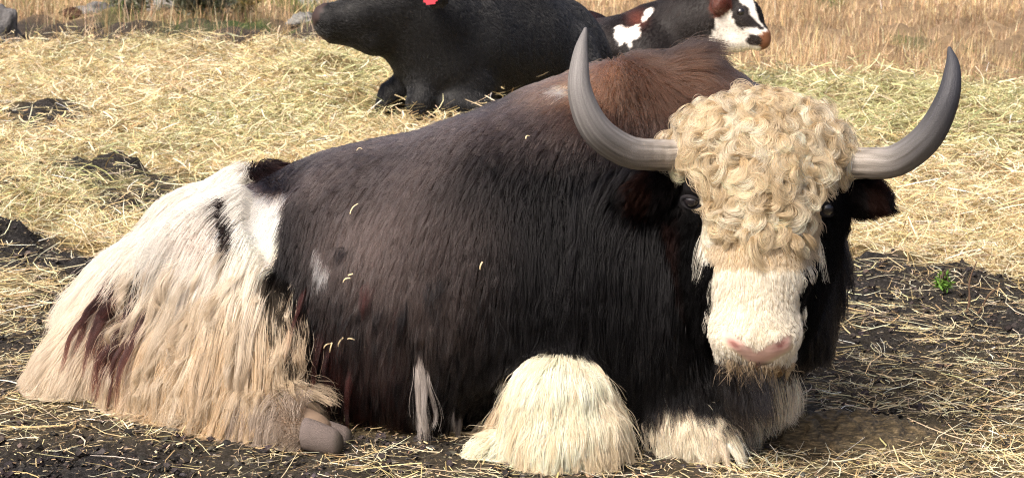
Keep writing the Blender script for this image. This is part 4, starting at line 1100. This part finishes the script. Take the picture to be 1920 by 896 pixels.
M_LEAF = attr_mat('leaf', .7, .25, 0, trans=.25)
def bush(px, py, w, h, n, name, label, cols, seed, leaf=.03, stems=26):
    g = G(px, py); z0 = float(gz(np.array([g[0]]), np.array([g[1]]))[0])
    root = empty(name, (g[0], g[1], z0), label=label, cat='bush')
    r = np.random.default_rng(seed); o = np.array([g[0], g[1], z0])
    th = r.uniform(0, 6.28, stems); le = r.uniform(.1, .9, stems)
    tip = o + np.stack([np.cos(th)*le*w/2, np.sin(th)*le*w/2, h*(1.05-.5*le**2)*r.uniform(.75, 1.1, stems)], -1)
    k = 5; t = np.linspace(0, 1, k)
    P = o + (tip-o)[:, None]*t[None, :, None]; P[..., 2] += (np.sin(t*3.14)*.04)[None]
    W = np.repeat((.006*(1-.8*t))[None], stems, 0)
    V = []; 
    s = strips(P, W, norm(np.stack([-np.sin(th), np.cos(th), np.zeros(stems)], -1)), 'stem', M_LEAF, np.tile(np.array((.12, .085, .06)), (stems, 1)), None, None)
    del s['kind']; s.parent = root; s.matrix_parent_inverse = root.matrix_world.inverted()
    j = r.integers(0, stems, n); f = r.uniform(.35, 1.05, n)
    c = o + (tip-o)[j]*f[:, None] + r.normal(0, .045*min(1, w*1.2), (n, 3)); c[:, 2] = np.maximum(c[:, 2], z0+.01)
    d = norm((tip-o)[j] + r.normal(0, .45, (n, 3))); L = leaf*r.uniform(.6, 1.4, n)
    tt = np.array([0, .5, 1.]); P = c[:, None]+d[:, None]*(L[:, None]*tt)[..., None]
    W = (L*.16)[:, None]*np.array([.4, 1, .1])
    cl = np.array(cols)[r.integers(0, len(cols), n)]*r.lognormal(0, .25, (n, 1))
    s = strips(P, W, norm(np.cross(d, r.normal(size=(n, 3)))), 'foliage', M_LEAF, np.clip(cl, .01, .8), None, None)
    del s['kind']; s.parent = root; s.matrix_parent_inverse = root.matrix_world.inverted()
    return root
SAGE = [(.16, .17, .13), (.22, .23, .18), (.11, .12, .08), (.30, .29, .22), (.10, .11, .06)]
bush(375, 44, 1.15, .62, 6500, 'sage_bush', 'grey-green scrubby bush growing beside the pale boulder', SAGE, 3, .06, 46)
bush(250, 40, .55, .30, 1800, 'sage_bush', 'small dull green bush between the flat rock and boulder', SAGE, 4, .05, 26)
bush(455, 36, .5, .34, 900, 'sage_bush', 'sparse yellowish shrub next to the grey-green bush', [(.33, .25, .08), (.24, .2, .10), (.14, .15, .07)], 5, .05, 24)
bush(1767, 566, .055, .05, 260, 'weed', 'small bright green weed sprouting from the bare dark soil', [(.13, .26, .04), (.20, .34, .06), (.09, .18, .03)], 6, .017, 22)['category'] = 'weed'
def stem(px0, py0, px1, py1, lean, name, label):
    a = G(px0, py0); a[2] = float(gz(a[:1], a[1:2])[0])-.01; b = U(px1, py1, a[1]+lean)
    n, m = 10, 8; t = np.linspace(0, 1, n); C = a+(b-a)*t[:, None]; C[:, 0] += .006*np.sin(t*7)
    tg = norm(np.gradient(C, axis=0)); s1 = norm(np.cross(tg, [0, 1., 0])); s2 = np.cross(s1, tg); th = np.linspace(0, 6.283, m, endpoint=False)
    V = C[:, None] + ((.0042*(1-.6*t))[:, None]*(1+.25*np.sin(t*40))[:, None])[..., None]*(np.cos(th)[None, :, None]*s1[:, None]+np.sin(th)[None, :, None]*s2[:, None])
    I = np.arange(n*m).reshape(n, m); J = np.roll(I, -1, 1)
    o = mesh_np(name, V.reshape(-1, 3), np.stack([I[:-1], J[:-1], J[1:], I[1:]], -1).reshape(-1, 4), M_LEAF, np.tile(np.array((.16, .10, .065)), (n*m, 1)))
    return tag(o, label, 'twig')
stem(1808, 600, 1829, 490, .02, 'dry_stem', 'upright brown dry stem standing in dark soil by the green weed')
stem(1822, 596, 1873, 535, -.02, 'dry_stem', 'leaning brown dry stem crossing the foot of the upright one')

for i, (a, b, ang, ln) in enumerate(((672, 400, 60, .03), (660, 524, 20, .022), (668, 517, 10, .014), (618, 640, 35, .022), (628, 645, 70, .026), (648, 634, 50, .03), (668, 628, 5, .02), (577, 690, 80, .03), (991, 271, 60, .012), (908, 498, 70, .018), (680, 296, 10, .014))):
    h = yb.hit(a, b)
    if h is None: continue
    nrm = normals_at(yb, h[None])[0]; c = h + nrm*.022
    d = np.array([1., 0, 0])*math.cos(R(ang)) + UPV*math.sin(R(ang)); d = norm(d-(d @ nrm)*nrm); sd2 = np.cross(nrm, d)
    t = np.linspace(-.5, .5, 5)[:, None]; C = c + d*t*ln + sd2*(t*t)*ln*random.uniform(-.8, .8) + nrm*.004*np.cos(t*3)
    V = np.concatenate([C-sd2*.0016, C+sd2*.0016, C+nrm*.0012]); q = np.arange(4)
    Qd = np.concatenate([np.stack([q, q+1, q+11, q+10], -1), np.stack([q+10, q+11, q+6, q+5], -1)])
    tag(mesh_np('straw_piece', V, Qd, M_STRAW, np.tile(np.array((.78, .64, .38)), (15, 1))), 'short pale piece of straw caught in the yak\'s dark coat', 'straw', 'straw pieces caught in the coat')
# dung pat in front of the yak
g = G(1565, 822); n = 150
xs = np.linspace(-.30, .30, n); ys = np.linspace(-.17, .17, 90); Xd, Yd = np.meshgrid(xs, ys, indexing='ij')
P2 = np.stack([Xd, Yd], -1); na, nb, nc = Noise(16, 71, dim=2), Noise(45, 72, dim=2), Noise(110, 73, dim=2)
rr = (Xd/.24)**2+(Yd/.125)**2 + .22*na(P2)
hh = np.sqrt(np.clip(1-rr, 0, 1))*.032*(1+.45*na(P2)+.6*np.abs(nb(P2))) + .006*nc(P2)*(rr < 1)
Zd = gz(Xd+g[0], Yd+g[1]) + np.where(rr < 1, hh, -.03)
m, nn_, l, b = new_mat('dung')
t = nn_.new('ShaderNodeTexNoise'); t.inputs['Scale'].default_value = 22; t.inputs['Detail'].default_value = 9; t.inputs['Roughness'].default_value = .7
rp = nn_.new('ShaderNodeValToRGB'); e = rp.color_ramp.elements
e[0].position = .32; e[0].color = (.018, .014, .012, 1); e[1].position = .66; e[1].color = (.30, .22, .12, 1); k = e.new(.5); k.color = (.11, .082, .042, 1)
l.new(t.outputs['Fac'], rp.inputs[0]); l.new(rp.outputs[0], b.inputs['Base Color']); b.inputs['Roughness'].default_value = .6
bp = nn_.new('ShaderNodeBump'); bp.inputs['Distance'].default_value = .01; l.new(t.outputs['Fac'], bp.inputs['Height']); l.new(bp.outputs[0], b.inputs['Normal'])
I = np.arange(Xd.size).reshape(Xd.shape)
d_o = mesh_np('dung_pat', np.stack([Xd+g[0], Yd+g[1], Zd], -1).reshape(-1, 3), np.stack([I[:-1, :-1], I[1:, :-1], I[1:, 1:], I[:-1, 1:]], -1).reshape(-1, 4), m)
tag(d_o, 'crumbly olive brown dung pat on the straw below the yak\'s muzzle', 'dung')
